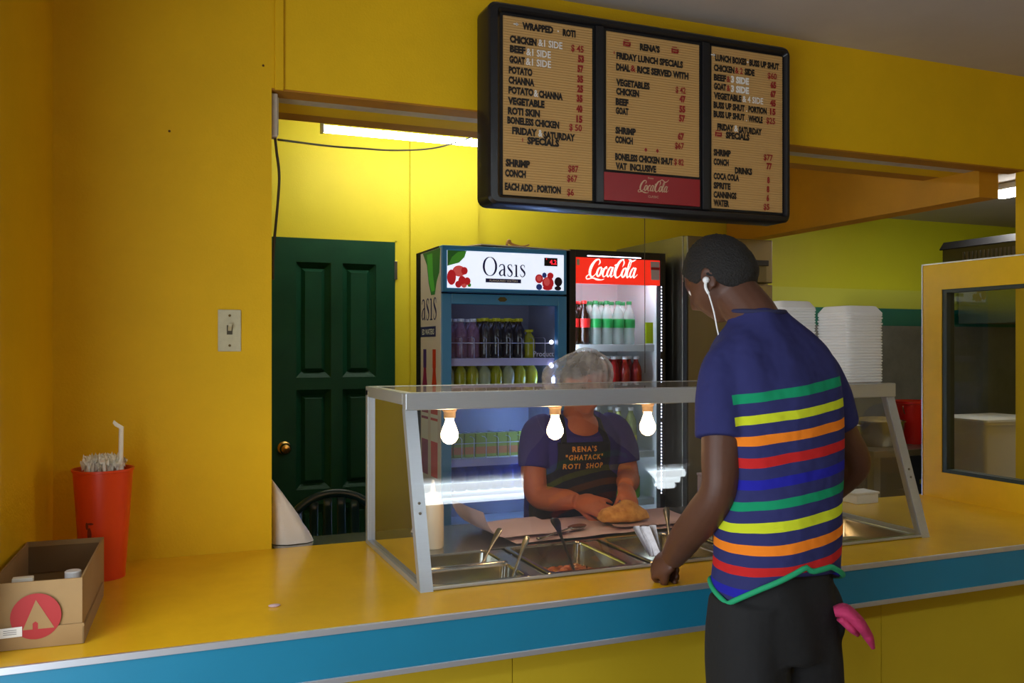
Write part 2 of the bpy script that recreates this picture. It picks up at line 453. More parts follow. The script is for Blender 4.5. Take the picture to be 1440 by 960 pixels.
# kitchen wall bands
struct('trim_9', MB().box(3.62, 7.0, BY + .028, BY + .0375, 1.722, 1.853), M['limepale'], 'pale lime band on the kitchen wall')
struct('trim_10', MB().box(3.62, 7.0, BY + .02, BY + .0375, 1.60, 1.7215), mat('teal_band', (0, 104, 84), .35), 'teal tile band on the kitchen wall')
bs = MB(); bs.box(3.62, 7.0, BY + .01, BY + .0375, 0.0, 1.5995)
struct('wall_backsplash', bs, mat('steel_backsplash', (128, 130, 128), 0.45, 0.3, var=0.3, vscale=3.0, bump=.04, bscale=14), 'sooty grey steel sheet below the teal band')

# ------------------------------------------------------------------ green panelled door
d = thing('door_1', 'dark green panelled door in the back wall', None, (0.82, BY, 0)); d['kind'] = 'structure'
dm = MB()
X0, X1 = 0.425, 1.226
st = [(X0, .695), (.877, .938), (1.12, X1)]
for a, b in st: dm.box(a, b, BY - .012, BY + .03, 0.01, 2.024)
for a, b in ((1.898, 2.024), (1.226, 1.29), (.62, .70), (.01, .22)):
    dm.box(.695, .877, BY - .012, BY + .03, a, b); dm.box(.938, 1.12, BY - .012, BY + .03, a, b)
dm.build('leaf', M['green'], d)
for a, b in ((.695, .877), (.938, 1.12)):
    for z0, z1 in ((1.29, 1.898), (.70, 1.226), (.22, .62)):
        p = MB(); g = .03
        o_ = [(a, z0), (b, z0), (b, z1), (a, z1)]; i_ = [(a + g, z0 + g), (b - g, z0 + g), (b - g, z1 - g), (a + g, z1 - g)]; j_ = [(a + g + .018, z0 + g + .018), (b - g - .018, z0 + g + .018), (b - g - .018, z1 - g - .018), (a + g + .018, z1 - g - .018)]
        p.loft([[(x, BY - .004, z) for x, z in o_], [(x, BY + .018, z) for x, z in i_], [(x, BY + .0, z) for x, z in j_]], cap=False)
        p.add([(x, BY + .0, z) for x, z in j_], [(0, 1, 2, 3)])
        p.build('panel', M['green'], d)
k = MB(); k.lathe((.633, BY - .012, .926), [(.034, 0), (.034, .006), (.014, .01), (.014, .03), (.027, .042), (.03, .058), (.022, .072), (.006, .075)], 20, 'y')
k.build('knob', M['brass'], d, True, 40)
for z in (1.87, .95, .3):
    MB().box(1.222, 1.238, BY - .018, BY - .002, z - .05, z + .05, .002).build('hinge', M['steeldk'], d)
struct('trim_11', MB().box(1.2265, 1.2395, BY - .004, BY + .02, 0, 2.034).box(.41, 1.2395, BY - .004, BY + .02, 2.0245, 2.0345), M['yellow2'], 'narrow yellow door frame')

# ------------------------------------------------------------------ lamps
lamp = thing('fluorescent_lamp', 'bare white fluorescent tube lamp behind the yellow header', 'lamp', (1.34, 4.2, 2.49))
MB().box(.73, 1.95, 4.175, 4.225, 2.518, 2.555, .006).build('housing', M['white'], lamp)
t = MB(); t.tube([(.75, 4.2, 2.487), (1.93, 4.2, 2.487)], .0185, 12); t.build('tube', M['tube'], lamp, True)
for x in (.737, 1.93): MB().box(x, x + .013, 4.18, 4.22, 2.466, 2.519, .002).build('end_cap', M['white'], lamp)
for x in (.9, 1.78): MB().box(x, x + .02, 4.19, 4.21, 2.555, 2.6595).build('hanger', M['white'], lamp)

lamp = thing('fluorescent_lamp', 'twin tube lamp with an added third tube on the customer side ceiling, seen mirrored in the guard glass', 'lamp', (2.42, -.84, 2.6))
MB().box(1.2, 3.66, -1.02, -.66, 2.625, 2.659, .006).build('housing', M['white'], lamp)
for y in (-.935, -.845, -.755):  # third tube added to fill out the band mirrored in the glass
    t = MB(); t.tube([(1.23, y, 2.595), (3.62, y, 2.595)], .027, 12); t.build('tube', M['tubef'], lamp, True)
    for x in (1.212, 3.62): MB().box(x, x + .016, y - .02, y + .02, 2.565, 2.627, .002).build('end_cap', M['white'], lamp)

lamp = thing('ceiling_lamp', 'glowing rectangular lamp on the kitchen ceiling', 'lamp', (4.47, 3.56, 2.33))
MB().box(4.36, 4.56, 3.12, 3.64, 2.325, 2.3595, .006).build('frame', M['white'], lamp)
MB().box(4.38, 4.54, 3.14, 3.62, 2.306, 2.3245, .004).build('diffuser', mat('kitchen_lamp', (250, 246, 240), .4, emit=42.0), lamp)

# wiring on the hatch side of the pier
jb = thing('junction_box', 'pale electrical box on the pier edge under the header', 'electrical box', (.35, 2.8, 2.1))
MB().box(.3375, .358, 2.79, 2.83, 2.10, 2.235, .003).build('case', M['whitepaint'], jb)
MB().box(.358, .361, 2.797, 2.823, 2.11, 2.225).build('cover', M['ivory'], jb)
c = MB(); c.tube([(.352, 2.81, 2.10), (.358, 2.82, 2.06), (.366, 2.82, 1.98), (.358, 2.82, 1.86), (.347, 2.81, 1.75), (.346, 2.81, 1.66)], .0045, 8, 6)
tag(c.build('power_cable', M['cable'], None, True), 'dark cable hanging down the pier edge from the pale box', 'cable')
c = MB(); c.tube([(.362, 2.815, 2.098), (.577, 3.15, 2.168), (.75, 3.35, 2.215), (.952, 3.6, 2.277), (1.22, 3.9, 2.375), (1.515, 4.195, 2.52)], .0035, 8, 6)
tag(c.build('power_cable', M['cable'], None, True), 'thin dark cable sagging under the tube lamp', 'cable')
c = MB(); c.tube([(1.76, 2.95, 2.25), (1.762, 2.952, 1.93), (1.765, 2.955, 1.35)], .0016, 6)
tag(c.build('hanging_wire', M['cable'], None, True), 'thin wire hanging straight down below the menu board', 'wire')

# light switch on the pier
s = thing('light_switch', 'ivory toggle light switch plate on the yellow pier', 'switch', (.2135, CB, 1.5))
MB().box(.180, .247, CB - .006, CB, 1.437, 1.563, .003).build('plate', M['ivory'], s)
MB().box(.2055, .2215, CB - .0075, CB - .0055, 1.488, 1.516).build('slot', mat('switch_slot', (70, 64, 46), .6), s)
g = MB(); g.prism([(CB - .006, 1.498), (CB - .006, 1.514), (CB - .024, 1.520), (CB - .026, 1.512)], .2085, .2185, 'yz'); g.build('toggle', M['ivory'], s)
for z in (1.455, 1.545): MB().lathe((.2135, CB - .006, z), [(.004, 0), (.004, .0015), (.001, .002)], 8, 'y').build('screw', mat('old_screw', (110, 90, 50), .5, .6), s)

# ------------------------------------------------------------------ service counter
HX0, HX1, HY0, HY1 = 0.645, 2.325, 2.145, 2.505      # well for the food pans
ct = thing('service_counter', 'long yellow laminate serving counter with teal front band', 'counter', (1.5, 2.3, 0))
tp = MB()
tp.box(-.338, 4.6, CF + .004, HY0, CT - .03, CT); tp.box(-.27, HX0, HY0, CB - .001, CT - .03, CT); tp.box(HX1, 4.6, HY0, CB - .001, CT - .03, CT)
tp.build('countertop', M['counter'], ct)
MB().box(-.338, 4.6, CF, CF + .02, CT - .109, CT - .012).build('front_band', M['teal'], ct)
MB().box(-.338, 4.6, CF - .005, CF + .003, CT - .013, CT + .0015, .001).build('edging', M['aluedge'], ct)
MB().box(-.338, 4.6, CF - .004, CF + .02, CT - .122, CT - .1085, .001).build('edging', M['aluedge'], ct)
MB().box(-.27, 4.6, CF + .02, CF + .115, CT - .122, CT - .1).build('underside', M['brown'], ct)
xs = [-.31, .84, 2.055, 3.27, 4.6]
for a, b in zip(xs, xs[1:]):
    MB().box(a + .0012, b - .0012, CF + .115, CF + .135, 0.005, CT - .1).build('front_panel', mat('green_lit_yellow_panel', (196, 168, 26), .6, var=.06, vscale=3), ct)  # yellow dulled to olive: greenish tube light worked into the panel colour
wt = thing('steel_worktop', 'stainless steel worktop on the server side behind the food pans', 'worktop', (1.3, 2.75, 0))
w = MB(); w.box(.645, 2.325, HY1, CB, CT - .02, CT); w.box(.345, 2.36, CB + .0, 2.905, CT - .02, CT)
w.build('top', M['steel'], wt)
for x in (.40, 1.3, 2.3):
    MB().box(x, x + .04, 2.86, 2.90, 0, CT - .02).build('leg', M['steel'], wt)
# well lining under the pans
wl_ = thing('pan_well', 'stainless steel rail frame holding the food pans', 'pan well', (1.5, 2.3, CT))
g = MB()
for a, b, c_, e in ((HX0 - .012, HX1 + .012, HY0 - .012, HY0 + .006), (HX0 - .012, HX1 + .012, HY1 - .006, HY1 + .010), (HX0 - .012, HX0 + .006, HY0, HY1), (HX1 - .006, HX1 + .012, HY0, HY1)):
    g.box(a, b, c_, e, CT - .0, CT + .003)
g.build('rim', M['steel'], wl_)
MB().box(HX0, HX1, HY0, HY1, CT - .24, CT - .23).build('bottom', M['steel'], wl_)
bars = [(.945, .985), (1.262, 1.308), (1.578, 1.622), (1.892, 1.936)]
for a, b in bars:
    MB().box(a, b, HY0, HY1, CT - .012, CT + .001).build('divider', M['steel'], wl_)

def food_pan(x0, x1, y0, y1, depth, label, food, fz):
    p = thing('food_pan', label, 'food pan', ((x0 + x1) / 2, (y0 + y1) / 2, CT - depth), 'food pans under the guard')
    def ring(o, z, r=.02):
        pts = []
        for cx, cy, a0 in ((x1 - o - r, y1 - o - r, 0), (x0 + o + r, y1 - o - r, 90), (x0 + o + r, y0 + o + r, 180), (x1 - o - r, y0 + o + r, 270)):
            for q in range(4):
                a = math.radians(a0 + q * 30); pts.append((cx + r * math.cos(a), cy + r * math.sin(a), z))
        return pts
    b = MB(); b.loft([ring(0, CT + .0045), ring(.002, CT + .007), ring(.013, CT + .007), ring(.016, CT + .001), ring(.028, CT - depth + .012), ring(.040, CT - depth), ring(.042, CT - depth + .002), ring(.031, CT - depth + .014), ring(.018, CT + .001), ring(.014, CT + .0045)], cap=False)
    b.add(ring(.042, CT - depth + .002), [tuple(range(16))])
    b.build('pan', M['pan'], p, True, 40)
    if food:
        fm = MB(); n = 22
        vs_ = []; rr = ring(.03, 0, .02); xa, xb, ya, yb = x0 + .030, x1 - .030, y0 + .030, y1 - .030
        for i in range(n):
            for j in range(n):
                x = xa + (xb - xa) * i / (n - 1); y = ya + (yb - ya) * j / (n - 1)
                ed = min(i, j, n - 1 - i, n - 1 - j) / 5
                z = CT - depth + fz + .012 * mnoise.noise((x * 38, y * 38, 3)) + .008 * mnoise.noise((x * 80, y * 80, 9)) + .012 * min(1, ed)
                vs_.append((x, y, z))
        fm.add(vs_, [(i * n + j, (i + 1) * n + j, (i + 1) * n + j + 1, i * n + j + 1) for i in range(n - 1) for j in range(n - 1)])
        f = fm.build('food', food, p, True); f['kind'] = 'stuff'
    return p
food_pan(.652, .942, 2.328, 2.498, .12, 'small rear steel food pan at the left end of the well', M['curry'], .02)
food_pan(.652, .942, 2.152, 2.322, .12, 'small front steel food pan beside the left guard post', M['curry'], .02)
food_pan(.990, 1.258, 2.152, 2.498, .11, 'large steel pan with brown stew and a black handled spoon', M['stew'], .05)
food_pan(1.312, 1.574, 2.152, 2.498, .11, 'large steel food pan in front of the flatbread, right of the stew', M['curry'], .02)
food_pan(1.626, 1.888, 2.152, 2.498, .11, 'steel food pan behind the customer', M['stew'], .03)
food_pan(1.940, 2.318, 2.152, 2.498, .11, 'steel food pan at the right end of the well', M['curry'], .02)
# chunks in the stew
fc = MB()
for i in range(34):
    x = R.uniform(1.05, 1.2); y = R.uniform(2.20, 2.36); r = R.uniform(.009, .017)
    fc.ball((x, y, CT - .05 + R.uniform(0, .014)), (r, r * R.uniform(.7, 1.1), r * .8), nu=8, nv=6)
o = fc.build('stew_chunks', M['stew'], None, True, loc=(1.12, 2.28, CT - .07)); tag(o, 'brown chunks of stewed meat heaped in the large pan', 'food', kind='stuff')

def ladle(a, b, label, handle, bowl=True, r=.006, flat=.011):
    """a long-handled spoon lying from bowl point a to handle end b"""
    a = Vector(a); b = Vector(b); sp = thing('serving_spoon', label, 'spoon', a)
    dd = (b - a).normalized()
    h = MB(); h.tube([a + dd * .03, a + dd * .08, a.lerp(b, .7), b - dd * .015, b], [(.004, .004), (.0045, .003), (r * .8, .003), (flat, .0045), (flat * .7, .004)], 10, 5)
    h.build('handle', handle, sp, True)
    if bowl:
        x, y, z = frame_from(dd)
        rot = Matrix((x, dd, y)).transposed().to_3x3()
        w = MB()
        def fn(p):
            return Vector((p.x * .026, p.y * .042, (p.z * .012 if p.z < 0 else p.z * .002) ))
        w.ball(a, 1, rot, 16, 10, fn); w.build('bowl', M['steel'], sp, True)
    return sp
ladle((.81, 2.33, .75), (.965, 2.455, .905), 'steel spoon handle rising from the small rear pan', M['steel'])
ladle((.865, 2.20, .74), (.975, 2.27, .918), 'steel spoon handle rising from the small front pan', M['steel'])
ladle((1.14, 2.26, .752), (1.18, 2.53, .906), 'black handled serving spoon standing in the stew pan', M['black'], flat=.016)
ladle((1.48, 2.31, .752), (1.555, 2.47, .925), 'steel spoon handle standing in the pan right of the stew', M['steel'])
ladle((1.31, 2.63, .8535), (1.12, 2.525, .848), 'large steel serving spoon lying across the wrapping paper', M['steel'], flat=.009)

# metal bowl lid in right pan
bw = MB(); bw.lathe((2.13, 2.24, CT - .06), [(.0, .05), (.02, .05), (.05, .042), (.066, .02), (.07, 0), (.074, 0), (.07, .024), (.052, .047), (.02, .055), (0.0, .056)], 24)
tag(bw.build('steel_bowl', M['steel'], None, True, 50, loc=(2.13, 2.24, CT - .06)), 'upturned shiny steel bowl in the right end pan', 'bowl')

# ------------------------------------------------------------------ glass guard
GX0, GX1, GF, GT, GB = 0.623, 2.342, 2.136, 2.285, 2.747
ZT, ZL = 1.328, 1.283
gd = thing('sneeze_guard', 'glass food guard with sloping front in an aluminium frame', 'food guard', (1.48, 2.4, CT))
def sl(z): return GF + (GT - GF) * (z - CT) / (ZL - CT)
def post(x):
    p = MB(); wd = .034
    p.prism([(sl(CT) - .004, CT), (sl(CT) + .022, CT), (sl(ZL) + .022, ZL), (sl(ZL) - .004, ZL)], x, x + wd, 'yz')
    o = p.build('post', M['alu'], gd)
    for z in (1.02, 1.045):
        sc = MB(); sc.lathe((x + wd / 2, sl(z) - .004, z), [(.004, 0), (.004, .002), (.001, .003)], 8, 'y'); sc.build('screw', M['steeldk'], o)
post(GX0); post(GX1 - .034)
for x in (GX0, GX1 - .028): MB().box(x, x + .028, GB - .028, GB, CT, ZT - .012, .001).build('post', M['alu'], gd)
MB().box(GX0, GX1, GT - .012, GT + .022, ZL - .002, ZT, .003).build('top_rail', M['alu'], gd)
MB().box(GX0, GX1, GB - .03, GB, ZT - .03, ZT - .001, .002).build('top_rail', M['alu'], gd)
for x in (GX0, GX1 - .03): MB().box(x, x + .03, GT + .022, GB - .03, ZT - .034, ZT - .001, .002).build('side_rail', M['alu'], gd)
for x in (GX0, GX1 - .012): MB().box(x, x + .012, GF + .02, GB - .028, CT, CT + .014, .001).build('base_rail', M['alu'], gd)
MB().box(GX0 + .034, GX1 - .034, GF - .003, GF + .006, CT + .003, CT + .010, .001).build('base_rail', M['alu'], gd)
MB().quad((GX0 + .034, sl(CT + .01), CT + .01), (GX1 - .034, sl(CT + .01), CT + .01), (GX1 - .034, sl(ZL), ZL), (GX0 + .034, sl(ZL), ZL)).build('front_glass', M['glass'], gd)
for x in (GX0 + .012, GX1 - .006):
    p = MB(); p.add([(x, GF + .022, CT + .014), (x, GB - .028, CT + .014), (x, GB - .028, ZT - .034), (x, GT + .03, ZT - .034)], [(0, 1, 2, 3)]); p.build('side_glass', M['glass'], gd)
MB().quad((GX0 + .03, GT + .02, ZT - .002), (GX1 - .03, GT + .02, ZT - .002), (GX1 - .03, GB - .03, ZT - .002), (GX0 + .03, GB - .03, ZT - .002)).build('top_glass', M['glass'], gd)
for i, (x, lb) in enumerate(((.770, 'glowing warm bulb nearest the left guard post'), (1.096, 'glowing warm bulb in front of the server'), (1.410, 'glowing warm bulb nearest the customer'))):
    b = thing('light_bulb', lb, 'light bulb', (x, 2.345, ZL), 'bare bulbs hanging under the guard rail')
    k = MB(); k.lathe((x, 2.345, ZL), [(.020, 0), (.020, -.012), (.017, -.014), (.0165, -.030), (.013, -.032)], 16); k.box(x - .03, x + .03, 2.300, 2.37, ZL - .002, ZL + .004); k.build('socket', M['socket'], b, True, 40)
    k = MB(); k.lathe((x, 2.345, ZL - .03), [(.011, 0), (.012, -.010), (.018, -.026), (.0245, -.044), (.024, -.056), (.017, -.068), (.007, -.074), (.001, -.075)], 20); k.build('glass', M['bulb'], b, True)

# foam boxes stacked on the guard
def rrect(cx, cy, hx, hy, r, z):
    pts = []
    for sx, sy, a0 in ((1, 1, 0), (-1, 1, 90), (-1, -1, 180), (1, -1, 270)):
        for q in range(4):
            a = math.radians(a0 + q * 30); pts.append((cx + sx * (hx - r) + r * math.cos(a), cy + sy * (hy - r) + r * math.sin(a), z))
    return pts
fb = MB()
HX, HY = .083, .078
fb.loft([rrect(0, 0, HX - .0035, HY - .0035, .02, 0), rrect(0, 0, HX - .0018, HY - .0018, .02, .002), rrect(0, 0, HX, HY, .02, .0035), rrect(0, 0, HX, HY, .02, .0080), rrect(0, 0, HX - .0022, HY - .0022, .02, .0097)])
proto = fb.build('foam_box', M['foam'], None, True, 30)
tl = MB()
tl.loft([rrect(0, 0, HX, HY, .02, 0), rrect(0, 0, HX, HY, .02, .004), rrect(0, 0, HX - .014, HY - .014, .02, .026), rrect(0, 0, HX - .02, HY - .02, .02, .028)])
topm = tl.build('foam_box', M['foam'], None, True, 30)
first = [True]
for cx, cy, n, side_ in ((2.247, 2.387, 24, 'right'), (2.075, 2.52, 26, 'left')):
    g = 'foam boxes in the %s stack' % side_
    for k in range(n + 1):
        last = k == n
        if last: o = topm if side_ == 'right' else topm.copy()
        else: o = proto if first[0] else proto.copy()
        if o.name not in COL.objects: COL.objects.link(o)
        first[0] = False
        o.location = (cx + R.uniform(-.0015, .0015), cy + R.uniform(-.0015, .0015), ZT + .0005 + k * .0098)
        lb = 'nested white foam box in the %s stack on the guard' % side_
        if last: lb = 'topmost white foam box of the right stack on the guard' if side_ == 'right' else 'topmost white foam box of the left stack, at the shoulder of the customer'
        elif k == 0: lb = 'bottom white foam box of the %s stack on the guard' % side_
        tag(o, lb, 'food box', g)

# ------------------------------------------------------------------ framed partition on the counter
pt = thing('partition_window', 'yellow framed glass partition standing on the counter', 'partition', (2.98, 2.3, CT))
PX0, PX1 = 2.98, 3.03
ya, yb, za, zb = 1.99, 2.748, CT, 1.79
iy0, iy1, iz0, iz1 = 2.09, 2.655, .94, 1.685
def mitre(name, a, b, c_, e):
    g = MB(); g.prism([a, b, c_, e], PX0, PX1, 'yz'); g.build(name, M['counter'], pt)
mitre('stile', (yb, za), (yb, zb), (iy1, iz1), (iy1, iz0)); mitre('stile', (ya, za), (ya, zb), (iy0, iz1), (iy0, iz0))
mitre('rail', (ya, zb), (yb, zb), (iy1, iz1), (iy0, iz1)); mitre('rail', (ya, za), (yb, za), (iy1, iz0), (iy0, iz0))
g = MB(); g.box(PX0 - .004, PX1 + .004, yb, yb + .004, za, zb + .004); g.box(PX0 - .004, PX1 + .004, ya, yb + .004, zb, zb + .005)
g.build('edging', M['aluedge'], pt)
bd = mat('glazing_bead', (34, 48, 44), .4)
for a in ((iy1 - .022, iy1, iz0, iz1), (iy0, iy0 + .022, iz0, iz1), (iy0 + .022, iy1 - .022, iz1 - .014, iz1), (iy0 + .022, iy1 - .022, iz0, iz0 + .014)):
    MB().box(PX0 + .004, PX1 - .004, *a).build('glazing_bead', bd, pt)
MB().quad((3.005, iy0, iz0), (3.005, iy1, iz0), (3.005, iy1, iz1), (3.005, iy0, iz1)).build('pane', M['glass3'], pt)

# ------------------------------------------------------------------ menu board
BF = 2.665
mb = thing('menu_board', 'wide black framed letter menu board hanging on the yellow header', 'menu board', (1.615, 2.7, 1.92))
def rr2(x0, x1, z0, z1, r, n=5):
    pts = []
    for cx, cz, a0 in ((x1 - r, z1 - r, 0), (x0 + r, z1 - r, 90), (x0 + r, z0 + r, 180), (x1 - r, z0 + r, 270)):
        for q in range(n):
            a = math.radians(a0 + q * 90 / (n - 1)); pts.append((cx + r * math.cos(a), cz + r * math.sin(a)))
    return pts
f = MB()
o_ = rr2(1.006, 2.224, 1.917, 2.577, .03); i_ = rr2(1.05, 2.196, 1.947, 2.548, .008)
f.loft([[(x, CB - .004, z) for x, z in o_], [(x, BF + .006, z) for x, z in o_], [(x, BF - .004, z) for x, z in rr2(1.014, 2.216, 1.925, 2.569, .026)], [(x, BF - .004, z) for x, z in rr2(1.038, 2.206, 1.938, 2.558, .012)], [(x, BF + .008, z) for x, z in i_], [(x, BF + .03, z) for x, z in i_]], cap=False)
f.build('frame', M['black'], mb, True, 40)
MB().box(1.03, 2.2, BF + .012, CB - .006, 1.935, 2.56).build('back_panel', M['blackmatte'], mb)
for x in (1.40, 1.832):
    MB().box(x, x + .032, BF + .001, BF + .012, 1.945, 2.55, .003).build('mullion', M['black'], mb)
PAN = [(1.062, 1.388, 1.95, 2.537), (1.444, 1.820, 2.062, 2.537), (1.876, 2.190, 1.955, 2.541)]
TX = [
[('WRAPPED','k',1.128,2.511,.113),('ROTI','k',1.276,2.509,.048),('CHICKEN','k',1.084,2.462,.096),('&1 SIDE','w',1.186,2.463,.089),('$ 45','r',1.307,2.461,.048),('BEEF','k',1.084,2.43,.056),('&1 SIDE','w',1.143,2.427,.089),('53','r',1.333,2.428,.023),('GOAT','k',1.082,2.395,.056),('&1 SIDE','w',1.141,2.395,.092),('57','r',1.331,2.394,.023),('POTATO','k',1.08,2.36,.085),('35','r',1.33,2.359,.023),('CHANNA','k',1.079,2.327,.093),('25','r',1.33,2.326,.023),('POTATO','k',1.079,2.294,.09),('&','w',1.17,2.293,.016),('CHANNA','k',1.188,2.292,.088),('35','r',1.328,2.293,.023),('VEGETABLE','k',1.077,2.259,.132),('40','r',1.327,2.258,.023),('ROTI SKIN','k',1.077,2.226,.115),('15','r',1.327,2.223,.023),('BONELESS CHICKEN','k',1.075,2.195,.188),('$ 50','r',1.3,2.193,.048),('FRIDAY','k',1.092,2.162,.09),('&','w',1.186,2.162,.016),('SATURDAY','k',1.205,2.158,.117),('SPECIALS','k',1.146,2.134,.117),('SHRIMP','k',1.069,2.055,.087),('$87','r',1.296,2.053,.039),('CONCH','k',1.067,2.021,.074),('$67','r',1.292,2.02,.039),('EACH ADD . PORTION','k',1.066,1.977,.203),('$6','r',1.292,1.973,.026)],
[("RENA'S",'k',1.574,2.499,.081),('FRIDAY LUNCH SPECIALS','k',1.481,2.457,.27),('DHAL','k',1.48,2.418,.055),('&','r',1.537,2.42,.02),('RICE SERVED WITH','k',1.563,2.419,.211),('VEGETABLES','k',1.48,2.365,.134),('$ 42','r',1.72,2.366,.042),('CHICKEN','k',1.48,2.334,.091),('47','r',1.736,2.335,.026),('BEEF','k',1.478,2.298,.051),('55','r',1.735,2.299,.026),('GOAT','k',1.478,2.267,.051),('57','r',1.734,2.266,.026),('SHRIMP','k',1.477,2.199,.081),('67','r',1.729,2.201,.027),('CONCH','k',1.476,2.167,.07),('$67','r',1.717,2.167,.038),('BONELESS CHICKEN SHUT','k',1.476,2.108,.233),('$ 82','r',1.714,2.109,.04),('VAT  INCLUSIVE','k',1.478,2.076,.162)],
[('LUNCH BOXES','k',1.888,2.501,.138),('BUSS UP SHUT','k',2.038,2.501,.136),('CHICKEN','k',1.882,2.464,.09),('& 2','r',1.975,2.465,.034),('SIDE','k',2.017,2.465,.045),('$60','r',2.121,2.463,.042),('BEEF','k',1.882,2.429,.054),('&','r',1.938,2.429,.016),('3 SIDE','w',1.957,2.43,.08),('65','r',2.134,2.43,.027),('GOAT','k',1.882,2.397,.054),('&','r',1.938,2.396,.016),('3 SIDE','w',1.957,2.396,.08),('67','r',2.134,2.396,.026),('VEGETABLE','k',1.882,2.363,.122),('& 4 SIDE','w',2.008,2.364,.093),('45','r',2.132,2.362,.027),('BUSS UP SHUT','k',1.881,2.329,.137),('PORTION','k',2.034,2.329,.083),('15','r',2.132,2.33,.026),('BUSS UP SHUT','k',1.881,2.296,.137),('WHOLE','k',2.034,2.294,.065),('$25','r',2.115,2.295,.041),('FRIDAY','k',1.897,2.251,.072),('&','w',1.971,2.252,.018),('SATURDAY','k',1.991,2.249,.104),('SPECIALS','k',1.934,2.224,.105),('SHRIMP','k',1.881,2.157,.075),('$77','r',2.103,2.157,.042),('CONCH','k',1.881,2.123,.066),('77','r',2.116,2.125,.025),('DRINKS','k',1.974,2.098,.077),('COCA COLA','k',1.881,2.071,.112),('8','r',2.119,2.073,.012),('SPRITE','k',1.881,2.037,.074),('8','r',2.117,2.039,.012),('CANNINGS','k',1.881,2.004,.1),('6','r',2.116,2.006,.012),('WATER','k',1.881,1.974,.068),('$5','r',2.102,1.973,.028)]]
for (x0, x1, z0, z1), rows in zip(PAN, TX):
    p = MB(); p.box(x0, x1, BF + .007, BF + .0115, z0, z1)
    n = int((z1 - z0) / .0085)
    for i in range(n):      # felt grooves: fine ridges the letters plug into
        z = z0 + (i + .5) * (z1 - z0) / n
        p.prism([(BF + .0071, z - .0036), (BF + .0071, z + .0036), (BF + .0056, z + .0008)], x0, x1, 'yz')
    pp = p.build('letter_panel', M['tan'], mb)
    for key, m_, nm in (('k', M['ink'], 'black_letters'), ('r', M['redink'], 'red_letters'), ('w', M['whiteink'], 'white_letters')):
        for s, c, x, z, w in rows:
            if c == key:
                t = MB(); put_text(t, s, (x, BF + .0048, z), w, .0215 if c != 'w' else .0225, bold=.025 if ('&' in s or '$' in s) else .06); t.build(nm, m_, pp)
        t = MB()
        if key == 'w':
            for (x, z) in {1.062: [(1.105, 2.5125)], 1.876: [(1.878, 2.509)]}.get(x0, []):
                t.box(x - .008, x + .006, BF + .0046, BF + .005, z - .002, z + .002)
                t.prism([(x + .002, z - .006), (x + .011, z), (x + .002, z + .006)], BF + .0046, BF + .005)
            if x0 == 1.062: disc(t, (1.259, BF + .0048, 2.51), .003, .003, (1, 0, 0), (0, 0, 1), 8)
            if x0 == 1.876: disc(t, (2.031, BF + .0048, 2.501), .004, .004, (1, 0, 0), (0, 0, 1), 8); t.box(2.024, 2.028, BF + .0046, BF + .005, 2.318, 2.322); t.box(2.024, 2.028, BF + .0046, BF + .005, 2.283, 2.287)
        if key == 'r':
            for (x, z) in {1.444: [(1.5227, 2.5018), (1.718, 2.5023)], 1.876: [(1.9025, 2.2234)]}.get(x0, []):
                for dx, dz, w, h in ((-.012, 0, .006, .017), (0, .004, .018, .005), (.003, -.005, .02, .007), (.012, .001, .005, .013), (-.002, .013, .02, .003)):
                    t.box(x + dx - w / 2, x + dx + w / 2, BF + .0046, BF + .005, z + dz - h / 2, z + dz + h / 2)
            if x0 == 1.444:
                for x in (1.598, 1.645):
                    t.prism([(x - .006, 2.141), (x, 2.149), (x + .006, 2.141), (x, 2.133)], BF + .0046, BF + .005)
                t.box(1.471, 1.474, BF + .0046, BF + .005, 2.46, 2.47)
            if x0 == 1.062: t.box(1.128, 1.131, BF + .0046, BF + .005, 2.128, 2.14)
        if t.v: t.build({'k': 'black_mark', 'r': 'red_mark', 'w': 'white_mark'}[key], m_, pp)
sp = MB().box(1.424, 1.822, BF + .003, BF + .0115, 1.955, 2.052, .001).build('drink_sign', M['colared'], mb)
t = MB(); cola_script(t, (1.565, BF + .0022, 1.995), (1, 0, 0), (0, 0, 1), .125); put_text(t, 'Enjoy', (1.606, BF + .0022, 2.043), .022, .006, bold=.0); put_text(t, 'CLASSIC', (1.606, BF + .0022, 1.978), .042, .008, bold=.0)
t.build('script', M['cream'], sp)

# ------------------------------------------------------------------ things on the left end of the counter
cu = thing('plastic_cup', 'tall orange red plastic cup full of wrapped straws', 'cup', (-.124, 2.605, CT))
g = MB(); g.lathe((-.124, 2.605, CT), [(.0, .003), (.056, .003), (.053, .0), (.055, .0), (.0745, .286), (.078, .287), (.078, .293), (.074, .293), (.071, .285), (.054, .01), (0, .008)], 40)
g.build('cup', M['cup'], cu, True, 40)
g = MB(); th0 = math.radians(-118)
for dx, dz, rx, rz in ((0, 0, .006, .020), (.010, -.012, .010, .007), (-.006, .024, .004, .010), (.004, .03, .008, .003)):
    n = 12; vs_ = []
    for j in range(n):
        a = 2 * PI * j / n; z = .125 + dz + rz * math.sin(a); th = th0 + (dx + rx * math.cos(a)) / .065; rad = .0556 + .0195 * z / .286
        vs_.append((-.124 + rad * math.cos(th), 2.605 + rad * math.sin(th), CT + z))
    g.add(vs_, [tuple(range(n))])
g.build('print', mat('dark_print', (120, 40, 20), .5), cu)
sm = MB(); sm.tube([(0, 0, 0), (0, 0, .262)], .0042, 8)
